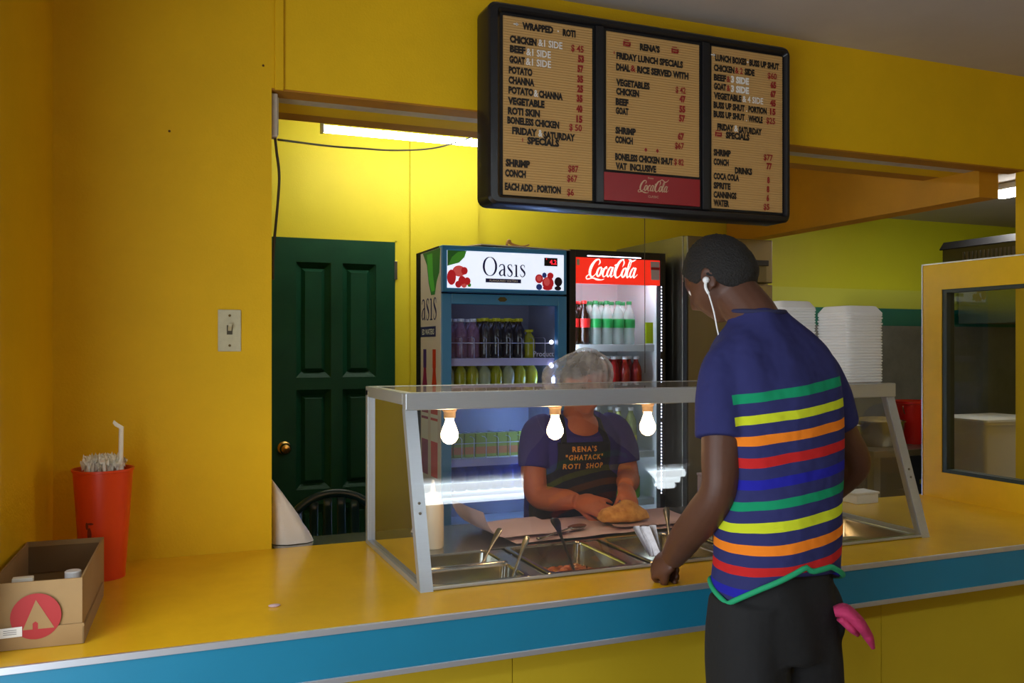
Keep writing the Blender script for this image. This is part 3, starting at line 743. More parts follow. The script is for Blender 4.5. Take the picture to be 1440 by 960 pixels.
for k in range(9): sm.add([(.012 * math.cos(k * 1.3), .012 * math.sin(k * 1.3), .236 + .004 * k), (.004 * math.cos(k * 1.3 + 2), .004 * math.sin(k * 1.3 + 2), .25), (.010 * math.cos(k * 1.3 + 1.2), .010 * math.sin(k * 1.3 + 1.2), .27 - .003 * k), (.013 * math.cos(k * 1.3 + .4), .013 * math.sin(k * 1.3 + .4), .258)], [(0, 1, 2, 3)])
sproto = None
for i in range(46):
    rr = .052 * math.sqrt((i + .5) / 46); a = i * 2.39996
    lx, ly = rr * math.cos(a), rr * math.sin(a)
    if sproto is None: o = sproto = sm.build('drinking_straw', M['straw'], None, True, 40)
    else: o = sproto.copy(); COL.objects.link(o)
    o.location = (-.124 + lx * .85, 2.605 + ly * .85, CT + .01 + R.uniform(.036, .056))
    o.rotation_euler = (R.uniform(-.02, .02) - ly * .9, R.uniform(-.02, .02) + lx * .9, R.uniform(0, 6))
    tag(o, 'paper wrapped straw packed inside the orange cup', 'straw', 'wrapped straws in the cup')
st = MB(); st.tube([(-.085, 2.60, CT + .05), (-.079, 2.60, 1.235)], .0062, 10); st.add([(-.079, 2.594, 1.228), (-.074, 2.594, 1.236), (-.088, 2.592, 1.246), (-.095, 2.592, 1.238)], [(0, 1, 2, 3)])
st.add([(-.095, 2.592, 1.238), (-.088, 2.592, 1.246), (-.097, 2.59, 1.254), (-.1, 2.59, 1.246)], [(0, 1, 2, 3)])
tag(st.build('drinking_straw', M['straw'], None, True, 40, loc=(-.085, 2.6, CT + .05)), 'single tall white wrapped straw sticking out of the orange cup', 'straw')

cb = thing('cardboard_box', 'open brown cardboard box with a red round tree mark', 'box', (-.212, 2.25, CT))
w2, d2, hh, tk = .0865, .208, .137, .004
bx = MB()
def LB(x0, x1, y0, y1, z0, z1): bx.box(-.212 + x0, -.212 + x1, 2.25 + y0, 2.25 + y1, CT + z0, CT + z1)
LB(-w2, w2, -d2, d2, 0.001, .005)
bx.build('bottom', M['card'], cb)
for nm, a in (('front_wall', (-w2, w2, -d2, -d2 + tk, .005, hh)), ('back_wall', (-w2, w2, d2 - tk, d2, .005, hh)), ('side_wall', (-w2, -w2 + tk, -d2 + tk, d2 - tk, .005, hh)), ('side_wall', (w2 - tk, w2, -d2 + tk, d2 - tk, .005, hh))):
    bx = MB(); LB(*a); o = bx.build(nm, M['card'], cb)
    if nm == 'front_wall': fw = o
for a in ((-w2 - .004, w2 + .004, -d2 - .004, -d2 - .0005, .001, .043), (w2 + .0005, w2 + .004, -d2 - .004, d2 - .05, .001, .036)):
    bx = MB(); LB(*a); bx.build('sleeve', M['card'], cb)
bx = MB(); LB(-w2 + tk, w2 - tk, d2 - tk - .004, d2 - tk - .0005, .06, hh - .012); bx.build('flap', mat('dark_cardboard', (120, 92, 58), .8), cb)
# round red mark with a tree cut out (ring segments leave the tree in bare board)
def on_front(poly, dy): return [(-.212 + x, 2.25 - d2 - dy, CT + z) for x, z in poly]
g = MB(); cx, cz, rr = .001, .066, .047
disc(g, (-.212 + cx, 2.25 - d2 - .0048, CT + cz), rr, rr, (1, 0, 0), (0, 0, 1), 32)
g.build('red_mark', M['redprint'], fw)
g = MB(); g.add(on_front([(cx - .024, cz - .026), (cx - .006, cz - .026), (cx - .006, cz - .014), (cx - .001, cz - .010), (cx + .004, cz - .014), (cx + .004, cz - .026), (cx + .034, cz - .026), (cx, cz + .034)], .0053), [tuple(range(8))])
g.build('tree_mark', M['card'], fw)
g = MB(); g.add(on_front([(-.088, .026), (-.024, .028), (-.024, .048), (-.088, .046)], .0058), [(0, 1, 2, 3)])
lb = g.build('label', M['whiteink'], fw)
g = MB()
for k in range(9): g.add(on_front([(-.084 + k * .0024, .034), (-.083 + k * .0024, .034), (-.083 + k * .0024, .043), (-.084 + k * .0024, .043)], .0061), [(0, 1, 2, 3)])
for k in range(3): g.add(on_front([(-.058, .033 + k * .004), (-.034, .0335 + k * .004), (-.034, .0345 + k * .004), (-.058, .034 + k * .004)], .0061), [(0, 1, 2, 3)])
g.build('print', mat('grey_print', (90, 90, 90), .7), lb)
cb.rotation_euler = (0, 0, math.radians(-3.0))
# small items inside the box
g = MB(); g.box(-.275, -.235, 2.105, 2.125, CT + .006, CT + .131, .002); tag(g.build('paper_slip_box', M['straw'], None, loc=(-.255, 2.115, CT + .006)), 'small cream packet standing in the cardboard box', 'packet')
g = MB(); g.lathe((-.163, 2.16, CT + .006), [(.018, 0), (.0185, .006), (.0185, .1), (.016, .104), (.017, .105), (.017, .118), (.015, .12), (0, .12)], 20); tag(g.build('small_tub', M['white'], None, True, 40, loc=(-.163, 2.16, CT + .006)), 'white capped container standing in the cardboard box', 'container')
g = MB(); g.ball((.268, 2.15, CT + .003), (.016, .008, .004), nu=12, nv=8, fn=lambda p: Vector((p.x * .014 * (1 + .3 * p.y), p.y * .008, p.z * .004)))
tag(g.build('crumb', M['paper'], None, True, loc=(.268, 2.15, CT)), 'small pale crumb on the yellow counter', 'crumb')

# plastic bag leaning by the pier
g = MB()
n = 20; rings = []
for i in range(15):
    t_ = i / 14; z = CT + .002 + .20 * t_
    xr = .475 - .128 * t_ ** 1.15; xl_ = .345
    ring = []
    for j in range(n):
        a = 2 * PI * j / n
        wob = 1 + .12 * mnoise.noise((math.cos(a) * 2, math.sin(a) * 2, t_ * 5))
        ring.append(((xl_ + xr) / 2 + (xr - xl_) / 2 * math.cos(a) * min(1.0, wob), 2.835 + (.035 * (1 - .75 * t_)) * math.sin(a) * wob, z))
    rings.append(ring)
g.loft(rings)
tag(g.build('plastic_bag', M['bag'], None, True, 60, loc=(.41, 2.835, CT)), 'white plastic bag slumped against the pier edge', 'bag')

# plastic garden chair behind the counter
ch = thing('plastic_chair', 'dark green plastic garden chair in front of the green door', 'chair', (.70, 3.62, 0))
cx, cyb, r = .695, 3.62, .19
g = MB(); g.tube([(cx - .22, cyb, .44)] + [(cx + .205 * math.cos(math.radians(a)), cyb + .03 * math.sin(math.radians(a)), .66 + .185 * math.sin(math.radians(a))) for a in range(180, -1, -15)] + [(cx + .22, cyb, .44)], [(.018, .014)] * 15, 10, 3)
g.build('back_frame', M['chair'], ch, True)
for k in range(6):
    x = cx - .14 + k * .056; top = .66 + .17 * math.sqrt(max(0, 1 - ((x - cx) / .2) ** 2))
    g = MB(); g.tube([(cx + (x - cx) * .8, cyb - .01, .45), (x, cyb + .015, (top + .45) / 2), (x * 1.0, cyb + .02, top)], [(.018, .005)] * 3, 10, 4); g.build('back_slat', M['chair'], ch, True)
g = MB(); g.box(cx - .22, cx + .22, cyb - .44, cyb + .01, .41, .435, .01); g.build('seat', M['chair'], ch, True, 40)
for sx in (-1, 1):
    for y in (cyb - .42, cyb - .01):
        g = MB(); g.tube([(cx + sx * .2, y, .415), (cx + sx * .235, y + (.02 if y > cyb - .2 else -.02), 0.0)], [(.024, .02), (.018, .016)], 10); g.build('leg', M['chair'], ch, True)
    g = MB(); g.tube([(cx + sx * .235, cyb - .42, .42), (cx + sx * .245, cyb - .40, .60), (cx + sx * .245, cyb - .2, .63), (cx + sx * .215, cyb, .64)], [(.016, .02)] * 4, 10, 4); g.build('armrest', M['chair'], ch, True)

# ------------------------------------------------------------------ coolers
purple = mat('navy_print', (40, 40, 110), .5); leafg = mat('leaf_green_print', (60, 130, 40), .5, emit=.35); leafd = mat('dark_leaf_print', (34, 84, 32), .5, emit=.35)
redf = mat('red_fruit_print', (190, 30, 40), .5, emit=.35); redl = mat('pale_red_fruit_print', (215, 84, 84), .5, emit=.35); magenta = mat('magenta_print', (150, 20, 90), .5); orangef = mat('orange_red_print', (214, 60, 30), .5); bluef = mat('blue_berry_print', (40, 56, 120), .5, emit=.35)
darkin = mat('cooler_liner', (176, 184, 196), .5)
C1 = thing('drinks_cooler', 'blue glass door drinks cooler with a fruit picture sign', 'cooler', (1.56, 4.1, 0))
xa, xb, ya, yb, zt = 1.243, 1.886, 3.90, 4.33, 1.926
g = MB(); g.box(xa + .002, xa + .03, ya + .05, yb, .0, zt); g.box(xb - .03, xb - .002, ya + .05, yb, 0, zt); g.box(xa, xb, yb - .03, yb, 0, zt); g.box(xa, xb, ya + .05, yb, zt - .03, zt); g.box(xa, xb, ya + .05, yb, 0, .14)
g.build('body', [M['blackmatte']], C1)
g = MB(); g.box(xa + .031, xb - .031, yb - .036, yb - .031, .141, 1.70); g.box(xa + .0305, xa + .035, ya + .055, yb - .036, .141, 1.70); g.box(xb - .035, xb - .0305, ya + .055, yb - .036, .141, 1.70); g.box(xa + .031, xb - .031, ya + .055, yb - .031, 1.695, 1.70)
g.build('liner', mat('blue_cooler_liner', (134, 140, 158), .5), C1)
sd = MB().box(xa - .003, xa + .001, ya + .012, 4.238, .03, zt - .012).build('side_panel', mat('white_side_print', (226, 214, 208), .45), C1)
XS = xa - .0036; xd, zd = (0, -1, 0), (0, 0, 1)
def side(poly, m_, nm, k=0):
    q = MB(); q.add([(XS - .0002 * k, y, z) for y, z in poly], [tuple(range(len(poly)))]); q.build(nm, m_, sd)
side([(4.20, 1.913), (4.13, 1.85), (4.10, 1.76), (4.06, 1.70), (4.0, 1.70), (3.97, 1.76), (3.93, 1.80), (3.913, 1.913)], leafd, 'leaf_print')
side([(4.13, 1.90), (4.10, 1.78), (4.05, 1.715), (4.0, 1.72), (4.03, 1.80), (4.04, 1.90)], leafg, 'leaf_print', 1)
t = MB(); serif_word(t, 'asis', (XS, 4.225, 1.58), xd, zd, .165); t.build('lettering', purple, sd)
side([(4.236, 1.50), (3.985, 1.50), (3.985, 1.55), (4.236, 1.55)], purple, 'name_bar')
t = MB(); put_text(t, 'ED WATERS', (XS - .0004, 4.21, 1.525), .20, .026, xd, zd, bold=.02); t.build('lettering', M['whiteink'], sd)
def bottle_print(yc, m_, cap):
    h0 = 1.10
    side([(yc + s * w, h0 + z) for s, w, z in ((1, .052, -.27), (1, .055, .0), (1, .055, .12), (1, .030, .20), (1, .022, .24), (1, .022, .285), (-1, .022, .285), (-1, .022, .24), (-1, .030, .20), (-1, .055, .12), (-1, .055, 0), (-1, .052, -.27))], m_, 'bottle_print')
    side([(yc + s * .026, h0 + z) for s, z in ((1, .25), (1, .34), (-1, .34), (-1, .25))], cap, 'cap_print', 1)
    side([(yc + .056, h0 - .10), (yc - .056, h0 - .10), (yc - .056, h0 + .03), (yc + .056, h0 + .03)], M['whiteink'], 'label_print', 2)
    side([(yc + .056, h0 - .0), (yc - .056, h0 - .0), (yc - .056, h0 + .012), (yc + .056, h0 + .012)], m_, 'label_print', 3)
bottle_print(4.165, magenta, mat('purple_print', (80, 44, 130), .5)); bottle_print(4.01, orangef, orangef)
# sign box
g = MB(); g.box(xa, xb, ya, ya + .049, 1.708, zt, .004); g.build('sign_box', M['blue'], C1)
sg = MB().box(1.268, 1.868, ya - .004, ya + .001, 1.727, 1.902).build('sign', M['signlit'], C1)
YS = ya - .0046
def fr(poly, m_, nm, k=0):
    q = MB(); q.add([(x, YS - .0002 * k, z) for x, z in poly], [tuple(range(len(poly)))]); q.build(nm, m_, sg)
def frd(c, rx, rz, m_, nm, k=0):
    q = MB(); disc(q, (c[0], YS - .0002 * k, c[1]), rx, rz, (1, 0, 0), (0, 0, 1), 18); q.build(nm, m_, sg)
t = MB(); wO = serif_word(t, 'Oasis', (1.445, YS, 1.787), (1, 0, 0), (0, 0, 1), .092); t.build('lettering', purple, sg)
fr([(1.458, 1.757), (1.64, 1.757), (1.64, 1.776), (1.458, 1.776)], purple, 'name_bar')
t = MB(); put_text(t, 'FLAVOURED WATERS', (1.478, YS - .0004, 1.7665), .145, .0095, bold=.02); t.build('lettering', M['whiteink'], sg)
fr([(1.268, 1.828), (1.30, 1.84), (1.335, 1.862), (1.355, 1.902), (1.268, 1.902)], leafd, 'leaf_print')
fr([(1.272, 1.83), (1.29, 1.87), (1.32, 1.895), (1.362, 1.902), (1.352, 1.872), (1.325, 1.845)], leafg, 'leaf_print', 1)
for c, rx, rz, m_ in (((1.325, 1.806), .032, .026, redl), ((1.288, 1.776), .022, .036, redf), ((1.29, 1.778), .014, .022, redl), ((1.352, 1.808), .016, .018, redf), ((1.34, 1.764), .018, .02, redf), ((1.366, 1.76), .016, .018, redf), ((1.322, 1.744), .016, .016, redf), ((1.35, 1.742), .014, .014, redl), ((1.328, 1.764), .007, .007, leafg), ((1.376, 1.742), .009, .009, leafg)):
    frd(c, rx, rz, m_, 'fruit_print', 2 + R.random())
for c, rx, rz, m_ in (((1.735, 1.782), .021, .022, redf), ((1.735, 1.784), .013, .014, redl), ((1.763, 1.80), .012, .013, bluef), ((1.795, 1.798), .017, .016, redf), ((1.782, 1.762), .031, .03, redf), ((1.776, 1.768), .016, .02, redl), ((1.735, 1.742), .016, .015, bluef), ((1.838, 1.77), .021, .023, mat('blackberry_print', (40, 24, 48), .5)), ((1.835, 1.738), .018, .011, mat('blackberry_print', (40, 24, 48), .5)), ((1.78, 1.738), .026, .011, redf)):
    frd(c, rx, rz, m_, 'fruit_print', 2 + R.random())
dsp = MB().box(1.762, 1.832, ya - .008, ya - .0045, 1.845, 1.885, .001).build('display', M['blackmatte'], C1)
t = MB(); put_text(t, '4.2', (1.79, ya - .0086, 1.865), .036, .022, bold=.01); put_text(t, "'", (1.772, ya - .0086, 1.872), .002, .018, bold=0.0); t.build('digits', M['digit'], dsp)
# door: stiles, rails, pane
dz0, dz1 = .145, 1.70
for a in ((xa, 1.290, dz0, dz1), (1.840, xb, dz0, dz1)): MB().box(a[0], a[1], ya, ya + .045, a[2], a[3], .003).build('door_stile', M['blue'], C1)
for a in ((1.290, 1.840, 1.652, dz1), (1.290, 1.840, dz0, .30)): MB().box(a[0], a[1], ya, ya + .045, a[2], a[3], .003).build('door_rail', M['blue'], C1)
g = MB(); disc(g, (1.545, ya - .0015, 1.678), .025, .013, (1, 0, 0), (0, 0, 1), 6); g.build('badge', mat('badge', (96, 84, 40), .4, .5), C1)
MB().quad((1.29, ya + .02, .30), (1.84, ya + .02, .30), (1.84, ya + .02, 1.652), (1.29, ya + .02, 1.652)).build('pane', M['glass2'], C1)
t = MB(); put_text(t, 'Product', (1.715, ya + .0195, 1.418), .11, .026, bold=.01); t.build('pane_lettering', mat('pale_blue_print', (190, 205, 245), .5), C1)
wire = mat('shelf_wire', (205, 205, 220), .3, .6)
SH1 = [1.395, 1.235, .915, .755, .58]
for z in SH1:
    MB().box(xa + .036, xb - .036, ya + .06, yb - .04, z - .008, z).build('shelf', M['shelfw'], C1)
    MB().box(xa + .045, xb - .045, ya + .054, ya + .0595, z - .034, z + .002).build('price_rail', mat('price_rail', (186, 178, 210), .4), C1)
for z in (1.395, .915):
    g = MB(); g.tube([(xa + .045, ya + .057, z + .075), (xb - .05, ya + .057, z + .075)], .002, 6); g.build('front_wire', wire, C1, True)
    x = xa + .055
    while x < xb - .06:
        g = MB(); g.tube([(x, ya + .0565, z), (x, ya + .0565, z + .095), (x, ya + .075, z + .102), (x, yb - .06, z + .102)], .0019, 6); g.build('divider_wire', wire, C1, True); x += .062
for z, s_ in ((1.475, .012), (1.36, .014), (1.26, .01)):
    g = MB(); g.ball((1.826, ya + .05, z), s_ * .9, nu=12, nv=8); g.build('led', M['led'], C1, True)
MB().box(xa + .05, xb - .05, ya + .062, ya + .085, 1.675, 1.694).build('hidden_light_bar', mat('dim_cooler_light', (190, 200, 255), .4, emit=1.6), C1)
MB().box(1.842, 1.850, ya + .06, ya + .08, .3, 1.30).build('hidden_light_bar', mat('blue_cooler_light', (160, 190, 255), .4, emit=45.0), C1)

C2 = thing('drinks_cooler', 'black framed glass door drinks cooler with a red script sign', 'cooler', (2.2, 4.2, 0))
xa2, xb2, ya2, yb2, zt2 = 1.925, 2.484, 3.95, 4.45, 1.94
g = MB(); g.box(xa2, xa2 + .025, ya2 + .04, yb2, 0, zt2); g.box(xb2 - .025, xb2, ya2 + .04, yb2, 0, zt2); g.box(xa2 + .025, xb2 - .025, yb2 - .03, yb2, 0, zt2); g.box(xa2 + .025, xb2 - .025, ya2 + .04, yb2 - .03, zt2 - .035, zt2); g.box(xa2 + .025, xb2 - .025, ya2 + .04, yb2 - .03, 0, .2)
g.build('body', M['blackmatte'], C2)
g = MB(); g.box(xa2 + .0255, xb2 - .0255, yb2 - .036, yb2 - .031, .2, zt2 - .036); g.box(xa2 + .0255, xa2 + .03, ya2 + .045, yb2 - .036, .2, zt2 - .036); g.box(xb2 - .03, xb2 - .0255, ya2 + .045, yb2 - .036, .2, zt2 - .036)
g.build('liner', M['white'], C2)
MB().box(2.17, 2.22, yb2 - .06, yb2 - .037, .2, 1.9).build('back_duct', M['shelfw'], C2)
for a in ((xa2, 1.962, .12, zt2), (2.452, xb2, .12, zt2)): MB().box(a[0], a[1], ya2, ya2 + .035, a[2], a[3], .003).build('door_stile', M['black'], C2)
for a in ((1.962, 2.452, 1.902, zt2), (1.962, 2.452, .12, .26)): MB().box(a[0], a[1], ya2, ya2 + .035, a[2], a[3], .003).build('door_rail', M['black'], C2)
MB().quad((1.962, ya2 + .016, .26), (2.452, ya2 + .016, .26), (2.452, ya2 + .016, 1.775), (1.962, ya2 + .016, 1.775)).build('pane', M['glass2'], C2)
sg2 = MB().box(1.962, 2.452, ya2 + .006, ya2 + .03, 1.772, 1.902).build('sign', M['redlit'], C2)
t = MB(); cola_script(t, (2.02, ya2 + .005, 1.803), (1, 0, 0), (0, 0, 1), .30); t.build('script', M['whitelit'], sg2)
q = MB(); q.add([(1.968, ya2 + .005, 1.862), (1.984, ya2 + .005, 1.862), (1.984, ya2 + .005, 1.892), (1.968, ya2 + .005, 1.892)], [(0, 1, 2, 3)]); q.build('sticker', M['ivory'], sg2)
q = MB(); q.add([(2.40, ya2 + .005, 1.80), (2.45, ya2 + .005, 1.80), (2.45, ya2 + .005, 1.895), (2.395, ya2 + .005, 1.895)], [(0, 1, 2, 3)]); stc = q.build('sticker', mat('grey_sticker', (190, 178, 178), .5), sg2)
q = MB(); q.add([(2.398, ya2 + .0045, 1.852), (2.45, ya2 + .0045, 1.852), (2.45, ya2 + .0045, 1.866), (2.398, ya2 + .0045, 1.866)], [(0, 1, 2, 3)]); q.build('red_stripe', M['redink'], stc)
SH2 = [1.462, 1.205, .905, .655]
for z in SH2:
    MB().box(xa2 + .031, xb2 - .031, ya2 + .06, yb2 - .061, z - .006, z).build('shelf', M['shelfw'], C2)
    MB().box(xa2 + .035, xb2 - .036, ya2 + .052, ya2 + .0595, z - .033, z + .002, .002).build('price_rail', M['shelfw'], C2)
ledm = bpy.data.meshes.new('led'); 
q = MB(); z = .69
n = 0
seg = []
while z < 1.775:
    if not (1.395 < z < 1.43 or 1.06 < z < 1.07): seg.append(z)
    z += .0165
lp = MB().box(2.4545, 2.4595, ya2 - .0035, ya2 - .0005, -.0035, .0035, .001)
lo = None
for z in seg:
    if lo is None:
        lo = lp.build('led', M['led'], C2); base = lo.data
        for v in base.vertices: v.co.z -= 0.0
        lo.location = (0, 0, z)
    else:
        o = lo.copy(); COL.objects.link(o); o.location = (0, 0, z)
MB().box(xa2 + .1, xb2 - .15, ya2 - .003, ya2 - .0005, 1.908, 1.912).build('top_light', M['led'], C2)
MB().box(xa2 + .0305, xa2 + .036, ya2 + .040, ya2 + .050, .3, 1.74).build('hidden_light_bar', M['coolerfill'], C2)  # unseen bar added behind the stile to brighten the shelves
MB().box(xa2 + .05, xb2 - .05, ya2 + .034, ya2 + .048, 1.786, 1.796).build('hidden_light_bar', mat('cooler_top_fill_light', (225, 238, 255), .3, emit=34.0), C2)  # another added bar, out of sight behind the sign, lights the cabinet from above
MB().box(2.30, 2.34, ya2 + .012, ya2 + .014, 1.47, 1.545).build('yellow_tag', mat('yellow_green_tag', (186, 214, 20), .5), C2) if False else None
MB().box(2.395, 2.44, ya2 + .052, ya2 + .056, 1.47, 1.58).build('tag', mat('yellow_green_tag', (186, 214, 20), .5), C2)

# flattened carton on the blue cooler
g = MB(); g.add([(1.45, 3.93, zt + .012), (1.93, 3.95, zt + .006), (1.93, 4.2, zt + .006), (1.45, 4.2, zt + .03), (1.45, 3.93, zt + .017), (1.93, 3.95, zt + .011), (1.93, 4.2, zt + .011), (1.45, 4.2, zt + .035)], [(0, 3, 2, 1), (4, 5, 6, 7), (0, 1, 5, 4), (1, 2, 6, 5), (2, 3, 7, 6), (3, 0, 4, 7)])
q = MB(); q.v = g.v; q.f = g.f; q.mi = g.mi
tag(q.build('flat_carton', mat('pale_carton', (214, 190, 168), .7), None, loc=(1.69, 4.07, zt)), 'flattened pale carton lying on top of the blue cooler', 'carton')
g = MB(); g.tube([(1.60, 3.98, zt + .022), (1.61, 3.98, zt + .045), (1.625, 3.985, zt + .03), (1.68, 3.985, zt + .02), (1.72, 3.985, zt + .03)], [(.012, .006), (.014, .008), (.01, .006), (.008, .005), (.006, .004)], 8, 4)
tag(g.build('torn_paper', mat('torn_brown_paper', (176, 128, 60), .7), None, True, loc=(1.66, 3.98, zt + .02)), 'torn scrap of brown paper on the flattened carton', 'paper')

# ------------------------------------------------------------------ bottles
def make_bottle(name, prof, cap, lab, mbody, mcap, mlab, label, cat='bottle', group=None):
    b = thing(name, label, cat, (0, 0, 0), group)
    MB().lathe((0, 0, 0), prof, 14).build('body', mbody, b, True, 50)
    if cap: MB().lathe((0, 0, 0), cap, 12).build('cap', mcap, b, True, 40)
    if lab: MB().lathe((0, 0, 0), lab, 14).build('label', mlab, b, True, 40)
    return b
def scaled(p, s, sz): return [(r * s, z * sz) for r, z in p]
PET = [(.0, .003), (.024, 0), (.029, .006), (.031, .03), (.028, .06), (.031, .085), (.031, .135), (.026, .165), (.016, .19), (.0125, .2), (.0125, .212)]
CAPP = [(.014, .210), (.0145, .212), (.0145, .226), (.013, .228), (0, .228)]
LABP = [(.0318, .088), (.0322, .09), (.0322, .132), (.0318, .134)]
def plast(name, rgb, a=.55, r=.15): return mat(name, rgb, r, alpha=a)
redc = mat('red_cap', (196, 24, 24), .4); grnc = mat('green_cap', (20, 120, 60), .4); yelc = mat('yellow_cap', (206, 196, 24), .4); whtc = mat('white_cap', (226, 226, 226), .4)
coke = make_bottle('soda_bottle', PET, CAPP, LABP, plast('cola_drink', (34, 12, 8), .96), redc, redc, 'dark cola bottle with red label on the top shelf of the black cooler', group='cola bottles')
sprt = make_bottle('soda_bottle', PET, CAPP, LABP, plast('clear_soda', (210, 228, 222), .42), grnc, mat('green_label', (24, 150, 70), .4), 'clear soda bottle with green label on the top shelf of the black cooler', group='green label bottles')
redd = make_bottle('juice_bottle', scaled(PET, 1.0, .86), scaled(CAPP, 1.15, .86), [(.0315, .004), (.0318, .006), (.0318, .034), (.0315, .036)], plast('red_drink', (150, 16, 20), .9), whtc, mat('green_red_label', (90, 150, 80), .4), 'red drink bottle with white cap on the second shelf of the black cooler', group='red drink bottles')
yelo = make_bottle('juice_bottle', scaled(PET, 1.05, 1.0), scaled(CAPP, 1.05, 1.0), [(.033, .05), (.0335, .052), (.0335, .08), (.033, .082)], plast('pale_yellow_drink', (190, 196, 120), .7), whtc, yelc, 'pale yellow drink bottle on the third shelf of the black cooler', group='pale yellow bottles')
canb = make_bottle('drink_can', [(0, .002), (.024, 0), (.030, .008), (.030, .108), (.025, .118), (.023, .116), (0, .114)], None, None, mat('green_can', (120, 170, 40), .3, .4), None, None, 'green drink can on the bottom shelf of the black cooler', 'can', 'green cans')
dark = make_bottle('juice_bottle', scaled(PET, 1.05, .86), scaled(CAPP, 1.4, .86), None, plast('dark_grape_drink', (26, 20, 34), .95), yelc, None, 'dark bottle with yellow cap on the top shelf of the blue cooler', group='dark yellow-capped bottles')
pinkb = make_bottle('water_bottle', scaled(PET, 1.1, .84), scaled(CAPP, 1.2, .84), None, plast('pink_water', (150, 110, 140), .6), whtc, None, 'pinkish water bottle on the top shelf of the blue cooler', group='pink water bottles')
yelj = make_bottle('juice_bottle', scaled(PET, 1.0, .62), scaled(CAPP, 1.5, .62), None, plast('yellow_juice', (170, 166, 30), .85), yelc, None, 'squat yellow juice bottle on the second shelf of the blue cooler', group='yellow juice bottles')
straw_b = make_bottle('water_bottle', scaled(PET, 1.0, .62), scaled(CAPP, 1.3, .62), [(.0145, .09), (.017, .1), (.03, .09), (.026, .12)][:0] or None, plast('pale_juice', (196, 200, 150), .6), whtc, None, 'clear squat bottle on the second shelf of the blue cooler', group='clear squat bottles')
blueb = make_bottle('water_bottle', scaled(PET, 1.0, .60), scaled(CAPP, 1.1, .60), None, plast('blue_water', (60, 80, 190), .6), mat('blue_cap', (50, 70, 170), .4), None, 'blue water bottle on the fourth shelf of the blue cooler', group='blue water bottles')
def carton_proto():
    b = thing('juice_carton', 'green and yellow juice carton on the third shelf of the blue cooler', 'carton', (0, 0, 0), 'juice cartons')
    MB().box(-.026, .026, -.02, .02, 0, .115, .002).build('carton', mat('yellow_green_carton', (150, 165, 60), .5), b)
    MB().box(-.0255, .0255, -.0208, -.0202, .015, .05).build('print', mat('orange_print', (200, 120, 60), .5), b)
    return b
cart = carton_proto()
used = set()
def place(b, x, y, z, rz=0.0):
    if b.name in used: return copy_tree(b, (x, y, z), rz=rz)
    used.add(b.name); b.location = (x, y, z); b.rotation_euler = (0, 0, rz); return b
z = SH2[0]
for r_ in range(2):
    for x in (1.992, 2.058): place(coke, x, 4.05 + r_ * .072, z + .001, R.uniform(0, 6))
for r_ in range(5):
    for x in (2.124, 2.190, 2.256):
        place(sprt, x, 4.05 + r_ * .07, z + .001, R.uniform(0, 6)) if x != 2.19 or r_ != 4 else None
place(sprt, 2.322, 4.05, z + .001); place(sprt, 2.322, 4.12, z + .001)
z = SH2[1]
for r_ in range(3):
    for k in range(5): place(redd, 2.10 + k * .066, 4.05 + r_ * .075, z + .001, R.uniform(0, 6))
z = SH2[2]
for x in (2.02, 2.10, 2.26, 2.335): place(yelo, x, 4.055, z + .001, 0)
for x in (2.18, 2.26): place(yelo, x, 4.14, z + .001, 0)
for x in (2.02, 2.10, 2.26, 2.36): place(canb, x, 4.06, SH2[3] + .001, 0)
z = SH1[0]
for k, x in enumerate((1.315, 1.377, 1.439, 1.50, 1.56, 1.62, 1.68)):
    b = pinkb if k < 3 else dark
    for y in (4.02, 4.095): place(b, x, y, z + .001, R.uniform(0, 6))
for x in (1.735,): place(yelj, x, 4.02, z + .001)
z = SH1[1]
for k in range(8):
    for y in (4.02, 4.09, 4.16):
        place(yelj if k in (1, 2, 4, 6, 7) else straw_b, 1.312 + k * .0625, y, z + .001, R.uniform(0, 6))
z = SH1[2]
for k in range(9): place(cart, 1.308 + k * .0565, 4.035, z + .001)
z = SH1[3]
for k in range(8):
    for y in (4.02, 4.09): place(blueb, 1.312 + k * .0625, y, z + .001, R.uniform(0, 6))

# ------------------------------------------------------------------ steel fridge behind the customer
F = thing('steel_fridge', 'tall dull stainless steel fridge behind the customer', 'fridge', (2.82, 4.1, 0))
fx0, fx1, fy0, fy1, fz = 2.55, 3.096, 3.852, 4.6, 2.03
MB().box(fx0, fx1, fy0 + .04, fy1, .1, fz, .004).build('body', M['steeldk'], F)
MB().box(fx0 + .002, fx1 - .002, fy0, fy0 + .038, 1.795, fz - .004, .005).build('door', M['steeldk'], F)
dd_ = MB().box(fx0 + .002, fx1 - .002, fy0, fy0 + .038, .12, 1.785, .005).build('door', M['steeldk'], F)
MB().box(fx0 - .004, fx0 + .006, fy0 - .004, fy0 + .03, .3, 1.79).build('gasket', M['blackmatte'], F)
h = MB(); h.box(2.93, 3.05, fy0 - .004, fy0 - .0005, 1.80, 1.91, .001); h.build('control_plate', mat('fridge_plate', (96, 92, 74), .4, .6), F)
h = MB(); h.box(2.92, 3.06, fy0 - .012, fy0 - .0045, 1.885, 1.915, .002); h.build('handle', M['blackmatte'], F)
h = MB(); h.lathe((2.975, fy0 - .0045, 1.845), [(.018, 0), (.016, .012), (.004, .014)], 14, 'y'); h.build('knob', M['steeldk'], F, True, 40)
for x in (fx0 + .03, fx1 - .07):
    for y in (fy0 + .06, fy1 - .08): MB().box(x, x + .04, y, y + .04, 0, .1).build('foot', M['blackmatte'], F)

